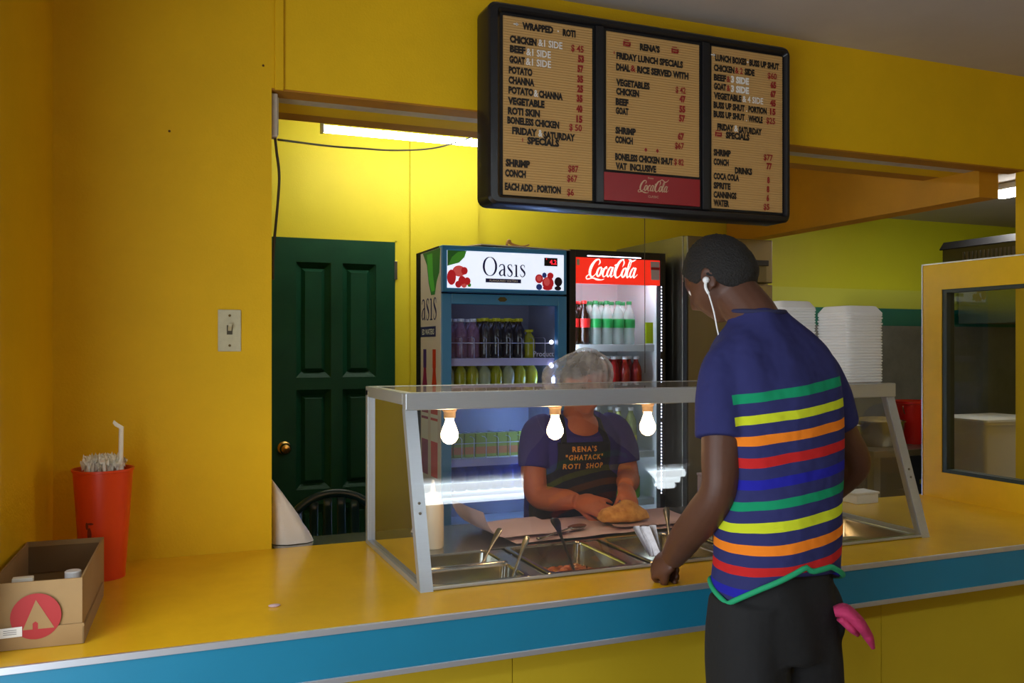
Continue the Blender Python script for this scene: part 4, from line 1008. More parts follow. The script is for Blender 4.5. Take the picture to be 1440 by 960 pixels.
# ------------------------------------------------------------------ kitchen
kt = thing('cooking_table', 'dark steel cooking table in the kitchen', 'table', (4.8, 4.3, 0))
MB().box(3.9, 6.2, 3.95, 4.68, .80, .84, .003).build('top', M['steeldk'], kt)
MB().box(3.9, 6.2, 4.0, 4.66, .30, .33, .003).build('shelf', M['steeldk'], kt)
MB().box(3.92, 6.18, 4.60, 4.66, .33, .80).build('back_panel', M['blackmatte'], kt)
for x in (3.92, 5.0, 6.12):
    for y in (3.97, 4.6): MB().box(x, x + .05, y, y + .05, 0, .80).build('leg', M['steeldk'], kt)
bk = thing('bucket', 'bright red plastic bucket beside the partition', 'bucket', (4.50, 4.22, .84))
g = MB(); g.lathe((4.50, 4.22, .84), [(0, .004), (.098, .004), (.10, 0), (.118, .25), (.128, .252), (.128, .268), (.122, .27), (.112, .25), (.095, .01), (0, .008)], 28); g.build('body', M['redbucket'], bk, True, 40)
g = MB(); g.tube([(4.50 + .126 * math.cos(a), 4.22 - .03, .84 + .24 - .10 * math.sin(a)) for a in [PI * i / 8 for i in range(9)]], .003, 6, 2); g.build('handle', M['steeldk'], bk, True)
p = thing('cooking_pot', 'wide steel cooking pot with a heap of food behind the guard', 'pot', (4.17, 4.2, .84))
g = MB(); g.lathe((4.17, 4.2, .84), [(0, .004), (.10, .004), (.12, .0), (.155, .06), (.165, .15), (.172, .152), (.172, .158), (.16, .158), (.15, .06), (.10, .012), (0, .01)], 28); g.build('body', M['steel'], p, True, 40)
f = MB(); f.ball((4.17, 4.2, .985), (.15, .15, .035), nu=24, nv=10); f.build('food', mat('pale_rice_food', (150, 130, 84), .7, var=.4, vscale=30), p, True)['kind'] = 'stuff'
for sx in (-1, 1):
    g = MB(); g.tube([(4.17 + sx * .165, 4.16, .97), (4.17 + sx * .20, 4.17, .975), (4.17 + sx * .20, 4.23, .975), (4.17 + sx * .165, 4.24, .97)], .006, 8, 3); g.build('handle', M['steel'], p, True)
ls = thing('low_stand', 'low steel stand under the white tub in the kitchen', 'stand', (4.55, 3.68, 0))
MB().box(4.2, 5.0, 3.46, 3.90, .64, .67, .003).build('top', M['steel'], ls)
for x in (4.22, 4.94):
    for y in (3.48, 3.85): MB().box(x, x + .04, y, y + .04, 0, .64).build('leg', M['steeldk'], ls)
tb = thing('plastic_tub', 'white rectangular plastic tub seen through the partition glass', 'tub', (4.5, 3.68, .67))
g = MB(); g.loft([rrect(4.5, 3.68, .17, .12, .02, .671), rrect(4.5, 3.68, .195, .14, .02, 1.01), rrect(4.5, 3.68, .205, .15, .02, 1.01), rrect(4.5, 3.68, .205, .15, .02, 1.03)]); g.build('body', mat('milky_plastic', (205, 200, 196), .45), tb, True, 35)
g = MB(); g.loft([rrect(4.5, 3.68, .21, .155, .02, 1.03), rrect(4.5, 3.68, .21, .155, .02, 1.042), rrect(4.5, 3.68, .18, .12, .02, 1.055)]); g.build('lid', mat('milky_lid', (214, 216, 222), .4), tb, True, 35)
hd = thing('extractor_hood', 'sloping stainless steel extractor hood seen through the partition glass', 'extractor hood', (5.8, 4.4, 1.5))
g = MB(); g.prism([(4.68, 2.1), (4.68, 1.62), (3.98, 1.62), (3.98, 1.68), (4.35, 2.1)], 5.42, 6.3, 'yz'); g.build('canopy', M['steel'], hd)
g = MB(); g.box(5.42, 6.3, 3.965, 3.98, 1.615, 1.69); g.build('front_lip', M['steel'], hd)
ac = thing('air_conditioner', 'dark boxy air unit with a grille under the kitchen ceiling', 'air conditioner', (4.75, 3.7, 1.98))
g = MB(); g.prism([(4.42, 1.94), (4.42, 2.035), (4.46, 2.075), (5.0, 2.075), (5.0, 1.94)], 3.40, 3.93); g.build('case', mat('olive_metal', (92, 92, 58), .5, .3), ac)
g = MB(); g.prism([(4.415, 2.04), (4.45, 2.085), (5.0, 2.085), (5.0, 2.0755), (4.46, 2.0755), (4.42, 2.0355)], 3.38, 3.95); g.build('lid', M['blackmatte'], ac)
for k in range(14):
    y = 3.42 + k * .027
    MB().box(4.412, 4.4195, y, y + .012, 1.955, 2.01).build('grille_slat', M['steeldk'], ac)
for y in (3.5, 3.8): MB().box(4.95, 4.97, y, y + .02, 2.085, 2.36).build('hanger', M['steeldk'], ac)

# paper, roti, small boxes on the server side
def sheet(name, cx, cy, w, d_, rz, label, curl=0.0, z0=0.0, wav=.004):
    n = 16; g = MB(); vs_ = []
    for i in range(n + 1):
        for j in range(n + 1):
            u, v = i / n - .5, j / n - .5
            x, y = u * w, v * d_
            z = CT + z0 + .003 + wav * (1 + mnoise.noise((x * 9 + cx * 7, y * 9, 2)))
            if curl and u < -.18: t_ = (-.18 - u) / .32; z += curl * t_ ** 1.6; x = -.18 * w - (-.18 * w - x) * (1 - .35 * t_)
            c_, s_ = math.cos(rz), math.sin(rz)
            vs_.append((cx + x * c_ - y * s_, cy + x * s_ + y * c_, z))
    g.add(vs_, [(i * (n + 1) + j, (i + 1) * (n + 1) + j, (i + 1) * (n + 1) + j + 1, i * (n + 1) + j + 1) for i in range(n) for j in range(n)])
    return tag(g.build(name, M['paper'], None, True, loc=(cx, cy, CT + z0)), label, 'paper', 'wrapping paper on the worktop')
sheet('wrapping_paper', 1.35, 2.69, .62, .30, .05, 'large pinkish sheet of wrapping paper under the flatbread')
sheet('wrapping_paper', 1.08, 2.70, .36, .26, .08, 'pinkish wrapping paper sheet curling up at its left edge', curl=.085, z0=.012)
sheet('wrapping_paper', 1.60, 2.70, .32, .26, -.06, 'pinkish wrapping paper sheet right of the flatbread', z0=.010)
rt = MB()
def rfn(p):
    x = max(-1, min(1, p.x * 1.25)); 
    return Vector((x * .088 * (1 - .12 * max(0, p.z)), p.y * .055 * (1 - .15 * abs(p.x)), (p.z * .056 * (1.0 - .25 * abs(p.x) + .12 * math.sin(p.x * 5)) if p.z > 0 else p.z * .012) + .004 * mnoise.noise((p.x * 3, p.y * 3, p.z * 3))))
rt.ball((1.500, 2.655, CT + .032), 1, None, 32, 20, rfn)
tag(rt.build('flatbread_roll', M['roti'], None, True, loc=(1.495, 2.655, CT + .02)), 'folded toasted flatbread parcel between the hands of the server', 'flatbread')
for k, (x, y, z, lb) in enumerate(((2.02, 2.84, CT, 'pale carton at the right end of the steel worktop'),)):
    b = thing('small_carton', lb, 'carton', (x, y, z))
    MB().box(x - .06, x + .06, y - .05, y + .05, z + .001, z + .12, .003).build('carton', mat('lilac_carton', (190, 180, 196), .6), b)
    MB().box(x - .062, x + .062, y - .052, y + .052, z + .1205, z + .13, .002).build('lid', mat('lilac_carton', (190, 180, 196), .6), b)
g = MB(); g.box(2.56, 2.67, 2.68, 2.76, CT, CT + .035, .003); b = thing('white_carton', 'flat white carton on the counter behind the right arm of the customer', 'carton', (2.62, 2.72, CT)); g.build('carton', M['foam'], b)
MB().box(2.556, 2.674, 2.676, 2.764, CT + .0355, CT + .045, .003).build('lid', M['foam'], b)

# ------------------------------------------------------------------ people
def smooth(a, b, x):
    t = max(0.0, min(1.0, (x - a) / (b - a))); return t * t * (3 - 2 * t)
def head_fn(p):
    """unit sphere -> a head: face towards +Y, up +Z, about 23 cm tall"""
    x, y, z = p.x, p.y, p.z
    X, Y, Z = x * .076, y * .097, z * .116
    low = smooth(-.05, -.9, z)
    X *= 1 - .30 * low
    if y < 0: Y *= 1 - .42 * smooth(-.15, -.85, z)
    else:
        Y *= 1 - .06 * low
        Y += .010 * smooth(-.55, -.85, z) * smooth(.1, .6, y)
    if y > 0:
        Y -= .006 * smooth(.35, .9, z)
        g = lambda cx, cz, sx, sz: math.exp(-((X - cx) / sx) ** 2 - ((Z - cz) / sz) ** 2)
        k = smooth(.3, .7, y)
        Y += k * (.021 * g(0, -.024, .011, .016) + .012 * g(0, -.002, .009, .024))
        Y += k * (-.009 * (g(.031, .004, .016, .012) + g(-.031, .004, .016, .012)) + .004 * g(0, .028, .05, .010))
        Y += k * (.006 * g(0, -.058, .020, .006) + .006 * g(0, -.069, .018, .006) - .004 * g(0, -.0635, .022, .003) + .006 * g(0, -.098, .018, .013))
        Y += k * .004 * (g(.04, -.03, .02, .02) + g(-.04, -.03, .02, .02))
    return Vector((X, Y, Z))
def add_head(mbx, c, rot, s=1.0):
    mbx.ball(c, 1, rot, 56, 40, lambda p: head_fn(p) * s)
    for sx in (-1, 1):
        ec = Vector((sx * .079 * s, -.006 * s, -.012 * s))
        er = Matrix.Rotation(sx * -.35, 3, 'Z') @ Matrix.Rotation(-.2, 3, 'X')
        pts = []
        for i in range(13):
            a = -.35 * PI + i * (1.75 * PI) / 12
            pts.append(Vector(c) + rot @ (ec + er @ Vector((sx * .004 * s, -.017 * s * math.cos(a - .4) , .029 * s * math.sin(a + .1)))))
        mbx.tube(pts, .0048 * s, 8)
        mbx.ball(Vector(c) + rot @ ec, 1, rot @ er, 12, 10, lambda p: Vector((p.x * .006, p.y * .016, p.z * .027)) * s)
def add_limb(mbx, pts, rr): mbx.tube(pts, rr, 18, 6)
def add_hand(mbx, wrist, dirn, palm_n, side, curls, s=1.0, spread=.10, thumb=(.7, .5), thumb_curl=.35):
    """palm plus five fingers; dirn = along the hand, palm_n = out of the palm, side=+1 when the thumb lies along dirn x palm_n"""
    d_ = Vector(dirn).normalized(); n = Vector(palm_n); n = (n - d_ * n.dot(d_)).normalized()
    t_ = d_.cross(n).normalized() * side
    W = Vector(wrist)
    rot = Matrix((t_, d_, n)).transposed()
    mbx.tube([W - d_ * .02, W + d_ * .015 * s, W + d_ * .05 * s, W + d_ * .088 * s], [(.024 * s, .018 * s), (.028 * s, .017 * s), (.038 * s, .0155 * s), (.036 * s, .012 * s)], 16, 4) if False else mbx.ball(W + d_ * .045 * s, 1, rot, 20, 14, lambda p: Vector((p.x * .039 * (1 + .10 * p.y), p.y * .056, p.z * .0165)) * s)
    mbx.ball(W + d_ * .02 * s + t_ * .018 * s + n * .006 * s, 1, rot, 14, 10, lambda p: Vector((p.x * .018, p.y * .030, p.z * .014)) * s)
    L = [(.044, .026, .020), (.049, .030, .022), (.045, .028, .021), (.036, .021, .018)]
    for i in range(4):
        off = (.030 - .0195 * i) * s
        ang = spread * (1.5 - i)
        fd = (d_ * math.cos(ang) + t_ * math.sin(ang)).normalized(); nn = n
        p = W + d_ * (.082 - .004 * abs(i - 1) - (.006 if i == 3 else 0)) * s + t_ * off
        pts = [p - fd * .02 * s, p]; c = curls[i]
        for j, l in enumerate(L[i]):
            a = c * (1.0, 1.15, .8)[j]
            fd, nn = (fd * math.cos(a) + nn * math.sin(a)).normalized(), (nn * math.cos(a) - fd * math.sin(a)).normalized()
            p = p + fd * l * s; pts.append(p)
        r0 = (.0092, .0095, .0090, .0080)[i] * s
        mbx.tube(pts, [r0 * 1.08, r0 * 1.08, r0, r0 * .93, r0 * .78], 10, 3)
        mbx.ball(pts[-1], r0 * .8, nu=8, nv=6)
    td = (d_ * thumb[1] + t_ * thumb[0] + n * .35).normalized()
    p = W + d_ * .022 * s + t_ * .024 * s + n * .004 * s; pts = [p]
    for j, l in enumerate((.040, .032, .026)):
        td = (td + d_ * thumb_curl * .5 - t_ * thumb_curl * (.25 + .3 * j) + n * thumb_curl * .3).normalized()
        p = p + td * l * s; pts.append(p)
    mbx.tube(pts, [.0125 * s, .0115 * s, .0098 * s, .0080 * s], 10, 3); mbx.ball(pts[-1], .0082 * s, nu=8, nv=6)
def ering(z, cx, cy, w, dd, n=64, fn=None, p=2.3):
    out = []
    for j in range(n):
        a = 2 * PI * j / n; c_, s_ = math.cos(a), math.sin(a)
        q = (abs(c_) ** p + abs(s_) ** p) ** (-1 / p)
        out.append((cx + w * q * c_, cy + dd * q * s_, z if fn is None else fn(a, z)))
    return out
def interp(rows, k):
    pts = [Vector(r[:3]) for r in rows]; v2 = [Vector((r[3], r[4], r[0])) for r in rows]
    a, _ = catmull(pts, [0] * len(pts), k); b, _ = catmull(v2, [0] * len(v2), k)
    return [(p.x, p.y, p.z, q.x, q.y) for p, q in zip(a, b)]
def remeshed(mbx, name, m, parent, voxel, sm=4, disp=None):
    ro = Vector(parent_root(parent))
    me = bpy.data.meshes.new(name + '_src'); me.from_pydata([tuple(Vector(p) - ro) for p in mbx.v], [], mbx.f)
    bm = bmesh.new(); bm.from_mesh(me); bmesh.ops.recalc_face_normals(bm, faces=bm.faces[:]); bm.to_mesh(me); bm.free()
    ob = bpy.data.objects.new(name + '_src', me); COL.objects.link(ob)
    md = ob.modifiers.new('r', 'REMESH'); md.mode = 'VOXEL'; md.voxel_size = voxel; md.adaptivity = 0
    ms = ob.modifiers.new('s', 'SMOOTH'); ms.factor = .5; ms.iterations = sm
    dg = bpy.context.evaluated_depsgraph_get()
    out = bpy.data.meshes.new_from_object(ob.evaluated_get(dg)); out.name = name
    bpy.data.objects.remove(ob); bpy.data.meshes.remove(me)
    if disp:
        nr = [v.normal.copy() for v in out.vertices]
        for v, n_ in zip(out.vertices, nr): v.co += n_ * disp(v.co + ro, n_)
    out.materials.clear(); out.materials.append(m)
    out.polygons.foreach_set('use_smooth', [True] * len(out.polygons))
    o = bpy.data.objects.new(name, out); COL.objects.link(o); o.parent = parent
    return o
def hair_cap(name, c, rot, m, parent, mask, grow=.007, s=1.0, bumps=.0):
    g = MB()
    def fn(p):
        q = head_fn(p) * s
        k = mask(q / s)
        nrm = Vector((p.x / .076, p.y / .097, p.z / .116)).normalized()
        b = bumps * mnoise.noise(q * 160) if bumps else 0
        return q + nrm * (grow * k - .010 * (1 - k) + b * k)
    g.ball(c, 1, rot, 72, 52, fn)
    return g.build(name, m, parent, True)
def add_eyes(c, rot, parent, s=1.0):
    for sx in (-1, 1):
        g = MB(); g.ball(Vector(c) + rot @ (Vector((sx * .031, .074, .004)) * s), .0115 * s, nu=14, nv=10)
        e = g.build('eye', mat('eye_white', (220, 212, 200), .2), parent, True)
        g = MB(); g.ball(Vector(c) + rot @ (Vector((sx * .031, .0825, .003)) * s), .0052 * s, nu=10, nv=8)
        g.build('iris', mat('iris_dark', (26, 14, 8), .15), e, True)

# ---- the customer
skin1 = mat('dark_brown_skin', (84, 52, 37), .5, var=.12, vscale=14, spec=.4)
P1 = thing('person', 'customer in a navy striped shirt and black trousers leaning on the counter, seen from behind', 'person', (1.385, 1.71, 0))
HC = Vector((1.322, 1.845, 1.622))
HR = Matrix.Rotation(math.radians(24), 3, 'Z') @ Matrix.Rotation(math.radians(-30), 3, 'X')
b = MB()
add_head(b, HC, HR, .95)
b.tube([(1.372, 1.735, 1.44), (1.362, 1.755, 1.51), (1.345, 1.795, 1.565), (1.33, 1.83, 1.60)], [(.07, .07), (.060, .060), (.056, .058), (.056, .06)], 18, 4)
b.loft([ering(z, cx, cy, w * .86, dd * .84, 32) for z, cx, cy, w, dd in ((.80, 1.366, 1.70, .148, .120), (.95, 1.374, 1.70, .146, .115), (1.15, 1.39, 1.71, .150, .105), (1.35, 1.392, 1.735, .16, .10), (1.44, 1.392, 1.745, .145, .085), (1.48, 1.388, 1.748, .1, .075))])
for sx in (-1, 1): b.tube([(1.366 + sx * .066, 1.70, .86), (1.374 + sx * .080, 1.70, .50), (1.385 + sx * .09, 1.69, .09)], [.075, .055, .04], 14, 4)
for sx in (-1, 1): b.ball((1.385 + sx * .09, 1.74, .045), (.045, .12, .04), nu=16, nv=10)
# left arm, fist on the counter
LW = Vector((1.232, 1.925, .912))
add_limb(b, [(1.268, 1.74, 1.41), (1.241, 1.725, 1.33), (1.222, 1.705, 1.21), (1.212, 1.70, 1.12), (1.212, 1.76, 1.05), (1.218, 1.84, .985), LW], [.048, .050, .046, .042, .045, .041, .031])
add_hand(b, LW + Vector((.002, .01, -.006)), (-.05, .80, -.42), (.80, -.05, -.45), 1, (1.15, 1.2, 1.2, 1.25), .98, .04, (.55, .75), .45)
# right arm
RW = Vector((1.575, 1.905, .975))
add_limb(b, [(1.525, 1.74, 1.41), (1.56, 1.742, 1.34), (1.618, 1.75, 1.23), (1.672, 1.757, 1.15), (1.65, 1.81, 1.09), (1.615, 1.865, 1.03), RW], [.048, .050, .044, .039, .041, .036, .027])
add_hand(b, RW, (-.45, .62, -.5), (-.6, -.3, -.7), -1, (.35, .4, .45, .5), .98)
remeshed(b, 'body', skin1, P1, .0046, 3)
add_eyes(HC, HR, P1, .95)
def m1(q):
    line = .045 if q.y > .045 else (.0 if q.y > -.005 else -.028 - .5 * min(0.05, -q.y - .005))
    line = .055 * smooth(.03, .08, q.y) + (1 - smooth(.03, .08, q.y)) * (-.002 - .062 * smooth(.01, -.05, q.y))
    return smooth(line - .008, line + .010, q.z)
hair_cap('hair', HC, HR, mat('black_short_hair', (20, 17, 15), .75, bump=.6, bscale=220), P1, m1, .007, .95, .003)
# shirt
TOR = [(.83, 1.374, 1.70, .152, .128), (.92, 1.376, 1.70, .153, .126), (1.02, 1.382, 1.703, .154, .119), (1.12, 1.39, 1.708, .160, .115), (1.22, 1.391, 1.715, .166, .118), (1.32, 1.392, 1.728, .172, .120), (1.395, 1.393, 1.74, .170, .112), (1.44, 1.392, 1.747, .154, .100), (1.475, 1.388, 1.752, .122, .086), (1.505, 1.380, 1.757, .090, .075), (1.528, 1.372, 1.762, .072, .068), (1.542, 1.369, 1.765, .067, .065)]
HEM = [(0, .885), (60, .87), (150, .885), (190, .855), (225, .905), (262, .952), (268, .940), (290, .945), (315, .915), (340, .895), (360, .885)]
def hem_z(a):
    dg_ = math.degrees(a) % 360
    for (a0, z0), (a1, z1) in zip(HEM, HEM[1:]):
        if a0 <= dg_ <= a1: return z0 + (z1 - z0) * (dg_ - a0) / (a1 - a0)
rows = interp(TOR, 5)
zl = rows[0][0]
def shirt_z(a, z):
    h0 = hem_z(a); top = 1.15
    return z if z >= top else h0 + (z - zl) / (top - zl) * (top - h0)
sh = MB(); sh.loft([ering(z, cx, cy, w, dd, 72, shirt_z) for z, cx, cy, w, dd in rows])
sh.tube([(1.315, 1.745, 1.425), (1.270, 1.742, 1.405), (1.240, 1.727, 1.335), (1.222, 1.708, 1.238)], [(.058, .060), (.062, .064), (.061, .061), (.059, .058)], 24, 6)
sh.tube([(1.46, 1.745, 1.42), (1.518, 1.742, 1.398), (1.565, 1.744, 1.33), (1.612, 1.752, 1.25)], [(.058, .060), (.062, .064), (.058, .060), (.053, .053)], 24, 6)
def folds(c, n_):
    f = .0035 * mnoise.noise((c.x * 9, c.y * 9, c.z * 4)) + .0025 * math.sin((c.z * 30 + c.x * 26 + 3 * mnoise.noise(c * 4)))* smooth(1.12, .95, c.z)
    f += .003 * math.sin(c.x * 60 + c.z * 9 + 2 * mnoise.noise(c * 5)) * smooth(1.25, 1.42, c.z)
    f += .0015 * smooth(.97, .90, c.z) * mnoise.noise((c.x * 16, c.y * 16, 1))
    return f
sm_ = bpy.data.materials.new('striped_jersey'); sm_.use_nodes = True
nt = sm_.node_tree; bs_ = nt.nodes['Principled BSDF']; bs_.inputs['Roughness'].default_value = .85; bs_.inputs['Specular IOR Level'].default_value = .15
tc = nt.nodes.new('ShaderNodeTexCoord'); sx_ = nt.nodes.new('ShaderNodeSeparateXYZ'); nt.links.new(tc.outputs['Object'], sx_.inputs[0])
def mathn(op, a, b=None):
    n = nt.nodes.new('ShaderNodeMath'); n.operation = op
    for i, v in enumerate((a, b)):
        if v is None: continue
        if isinstance(v, (int, float)): n.inputs[i].default_value = v
        else: nt.links.new(v, n.inputs[i])
    return n.outputs[0]
nz = nt.nodes.new('ShaderNodeTexNoise'); nz.inputs['Scale'].default_value = 7.0; nt.links.new(tc.outputs['Object'], nz.inputs['Vector'])
tcoord = mathn('ADD', mathn('SUBTRACT', sx_.outputs['Z'], mathn('MULTIPLY', sx_.outputs['X'], .13)), mathn('MULTIPLY', mathn('SUBTRACT', nz.outputs['Fac'], .5), .012))
fac = mathn('DIVIDE', mathn('SUBTRACT', tcoord, .88), .52)
ramp = nt.nodes.new('ShaderNodeValToRGB'); ramp.color_ramp.interpolation = 'CONSTANT'
NAVY = (*s2l((46, 48, 96)), 1)
cols = {'g': (20, 140, 96), 'y': (196, 206, 40), 'o': (232, 126, 32), 'r': (186, 36, 36), 'b': (34, 34, 150)}
seq = [('b', .911), ('r', .960), ('o', 1.008), ('y', 1.057), ('g', 1.106), ('b', 1.154), ('r', 1.203), ('o', 1.252), ('y', 1.300), ('g', 1.349)]
el = ramp.color_ramp.elements
el[0].position = 0; el[0].color = NAVY
el[1].position = 1.0; el[1].color = NAVY
for c_, zc_ in seq:
    e = el.new((zc_ - .0105 - .88) / .52); e.color = (*s2l(cols[c_]), 1)
    e = el.new((zc_ + .0105 - .88) / .52); e.color = NAVY
nt.links.new(fac, ramp.inputs['Fac'])
# stripes run round the body only, the sleeves stay plain
absx = mathn('ABSOLUTE', mathn('SUBTRACT', sx_.outputs['X'], .006))
sleeve = mathn('MULTIPLY', mathn('GREATER_THAN', absx, .166), mathn('GREATER_THAN', sx_.outputs['Z'], 1.2))
mxn = nt.nodes.new('ShaderNodeMix'); mxn.data_type = 'RGBA'
nt.links.new(sleeve, mxn.inputs['Factor']); nt.links.new(ramp.outputs['Color'], mxn.inputs[6]); mxn.inputs[7].default_value = NAVY
nt.links.new(mxn.outputs[2], bs_.inputs['Base Color'])
nb = nt.nodes.new('ShaderNodeTexNoise'); nb.inputs['Scale'].default_value = 14; nt.links.new(tc.outputs['Object'], nb.inputs['Vector'])
bpn = nt.nodes.new('ShaderNodeBump'); bpn.inputs['Strength'].default_value = .6; bpn.inputs['Distance'].default_value = .02; nt.links.new(nb.outputs['Fac'], bpn.inputs['Height']); nt.links.new(bpn.outputs['Normal'], bs_.inputs['Normal'])
shirt = remeshed(sh, 'shirt', sm_, P1, .0055, 5, folds)
hp = [Vector(p) for p in ering(zl, rows[0][1], rows[0][2], rows[0][3], rows[0][4], 96, shirt_z)]
hp = [p + (p - Vector((rows[0][1], rows[0][2], p.z))).normalized() * .003 + Vector((0, 0, .006)) for p in hp]
g = MB(); g.tube(hp + [hp[0]], [(.006, .0065)] * 97, 10)
g.build('hem_trim', mat('green_hem', (20, 150, 100), .8), shirt, True)
g = MB(); g.tube([(1.369 + .067 * math.cos(a), 1.765 + .066 * math.sin(a), 1.538 + .004 * math.sin(a)) for a in [2 * PI * i / 32 for i in range(33)]], .006, 8); g.build('collar', mat('navy_rib', (34, 36, 72), .85), shirt, True)
# trousers
tr = MB()
tr.loft([ering(z, cx, cy, w, dd, 48) for z, cx, cy, w, dd in ((.73, 1.364, 1.70, .147, .120), (.82, 1.366, 1.70, .143, .119), (.90, 1.372, 1.70, .136, .112), (.97, 1.376, 1.70, .130, .104), (.99, 1.378, 1.70, .136, .106))])
for sx in (-1, 1):
    tr.tube([(1.366 + sx * .068, 1.70, .86), (1.368 + sx * .078, 1.70, .70), (1.378 + sx * .088, 1.70, .45), (1.385 + sx * .094, 1.695, .10)], [(.086, .105), (.088, .110), (.080, .092), (.070, .080)], 24, 5)
tr.ball((1.366 + .122, 1.665, .815), (.030, .07, .085), nu=20, nv=14); tr.ball((1.366 - .122, 1.70, .765), (.026, .07, .075), nu=20, nv=14)
remeshed(tr, 'trousers', mat('black_cloth', (9, 9, 11), .85, bump=.3, bscale=24), P1, .007, 5, lambda c, n_: .004 * mnoise.noise((c.x * 14, c.y * 14, c.z * 5)) + .003 * math.sin(c.x * 50 + c.z * 12))
for sx in (-1, 1):
    g = MB(); g.ball((1.385 + sx * .094, 1.735, .05), 1, None, 20, 14, lambda p: Vector((p.x * .05, p.y * .14, max(-.049, p.z * .055)))); g.build('shoe', M['blackmatte'], P1, True)
# pink cloth from the back pocket
g = MB(); pc = [Vector(v) for v in ((1.452, 1.590, .842), (1.470, 1.575, .845), (1.494, 1.565, .822), (1.518, 1.56, .792), (1.536, 1.558, .757))]
g.tube(pc, [(.018, .012), (.034, .016), (.037, .016), (.026, .012), (.006, .005)], 16, 5)
g.tube([(1.46, 1.580, .832), (1.478, 1.568, .812), (1.496, 1.563, .790)], [(.022, .012), (.024, .012), (.006, .005)], 12, 4)
tag(g.build('cloth', mat('pink_cloth', (176, 40, 88), .8, bump=.4, bscale=60), None, True, loc=(1.46, 1.585, .83)), 'pink cloth hanging from the back pocket of the customer', 'cloth')
# earphone
e0 = HC + HR @ Vector((-.086, -.004, -.012))
ep = thing('earphone', 'white earphone with its cord in the left ear of the customer', 'earphone', e0)
g = MB(); g.ball(e0, .0085, nu=12, nv=8); g.tube([e0, e0 + Vector((-.004, -.004, -.018)), e0 + Vector((.002, -.008, -.034))], [.0045, .004, .0035], 8, 4); g.build('earbud', M['white'], ep, True)
g = MB(); g.tube([e0 + Vector((.002, -.008, -.034)), e0 + Vector((.012, -.014, -.075)), e0 + Vector((.020, -.016, -.115)), e0 + Vector((.030, -.012, -.145)), e0 + Vector((.05, .02, -.175))], .0019, 8, 5); g.build('cord', M['white'], ep, True)
# money in the fist
g = MB()
for k, (dx, tw) in enumerate(((0, 0), (.005, .1), (-.005, -.08))):
    base = Vector((1.236 + dx, 2.015 + .004 * k, .895)); up = Vector((-.028 + tw * .2, .015, .078)); ac_ = Vector((.022, -.016 + .01 * k, .004))
    vs_ = []
    for i in range(5):
        for j in range(5):
            u, v = i / 4, j / 4 - .5
            vs_.append(base + up * u + ac_ * v + Vector((0, .006 * math.cos(v * 5), 0)))
    g.add(vs_, [(i * 5 + j, (i + 1) * 5 + j, (i + 1) * 5 + j + 1, i * 5 + j + 1) for i in range(4) for j in range(4)])
tag(g.build('banknotes', mat('banknote_paper', (220, 218, 222), .7, var=.25, vscale=60), None, True, loc=(1.22, 2.015, .885)), 'folded banknotes held upright in the fist of the customer', 'money')

# ---- the server
skin2 = mat('warm_brown_skin', (186, 108, 72), .5, var=.1, vscale=14, spec=.4)
P2 = thing('person', 'server in a hair net, blue shirt and black lettered apron folding a flatbread', 'person', (1.505, 3.06, 0))
HC2 = Vector((1.492, 2.935, 1.312)); HR2 = Matrix.Rotation(math.radians(180 + 12), 3, 'Z') @ Matrix.Rotation(math.radians(-20), 3, 'X')
b = MB(); add_head(b, HC2, HR2, .97)
b.tube([(1.505, 3.03, 1.10), (1.503, 3.01, 1.19), (1.497, 2.97, 1.25), (1.494, 2.955, 1.29)], [(.075, .07), (.058, .058), (.054, .056), (.055, .06)], 18, 4)
b.ball((1.503, 2.985, 1.135), (.085, .05, .07), nu=20, nv=14)
b.loft([ering(z, cx, cy, w * .86, dd * .84, 32) for z, cx, cy, w, dd in ((.60, 1.505, 3.09, .17, .13), (.90, 1.505, 3.075, .165, .12), (1.05, 1.505, 3.05, .17, .12), (1.13, 1.505, 3.03, .16, .09), (1.17, 1.505, 3.025, .12, .075))])
for sx in (-1, 1):
    b.tube([(1.505 + sx * .08, 3.09, .68), (1.505 + sx * .09, 3.08, .4), (1.505 + sx * .09, 3.08, .08)], [.085, .06, .045], 14, 4); b.ball((1.505 + sx * .09, 3.04, .045), (.045, .12, .04), nu=16, nv=10)
W1 = Vector((1.40, 2.815, .902))
add_limb(b, [(1.345, 3.02, 1.135), (1.325, 3.01, 1.07), (1.312, 2.995, .97), (1.315, 2.965, .905), (1.345, 2.92, .895), (1.375, 2.865, .90), W1], [.05, .052, .048, .044, .045, .039, .028])
add_hand(b, W1, (.50, -.80, -.10), (.78, .40, -.45), -1, (.30, .34, .38, .45), .95, .08, (.55, .7), .3)
W2 = Vector((1.572, 2.765, .955))
add_limb(b, [(1.665, 3.02, 1.135), (1.69, 3.01, 1.07), (1.70, 2.995, .985), (1.69, 2.955, .945), (1.655, 2.895, .945), (1.61, 2.825, .952), W2], [.05, .052, .048, .044, .044, .038, .028])
add_hand(b, W2, (-.35, -.75, -.35), (-.25, .35, -.85), 1, (.42, .45, .48, .52), .95, .10, (.6, .6), .3)
remeshed(b, 'body', skin2, P2, .0046, 3)
add_eyes(HC2, HR2, P2, .97)
def m2(q): return smooth(.02, .04, q.z - .045 * smooth(.02, .08, q.y) + .07 * smooth(.0, -.05, q.y))
hair_cap('hair', HC2, HR2, mat('black_hair', (24, 18, 16), .5, bump=.5, bscale=90), P2, m2, .010, .97)
# brows
for sx in (-1, 1):
    g = MB(); g.tube([HC2 + HR2 @ Vector((sx * x, y, z)) for x, y, z in ((.014, .090, .021), (.03, .086, .026), (.046, .076, .021))], [(.004, .003), (.004, .003), (.002, .002)], 8, 4); g.build('eyebrow', MATS['black_hair'], P2, True)
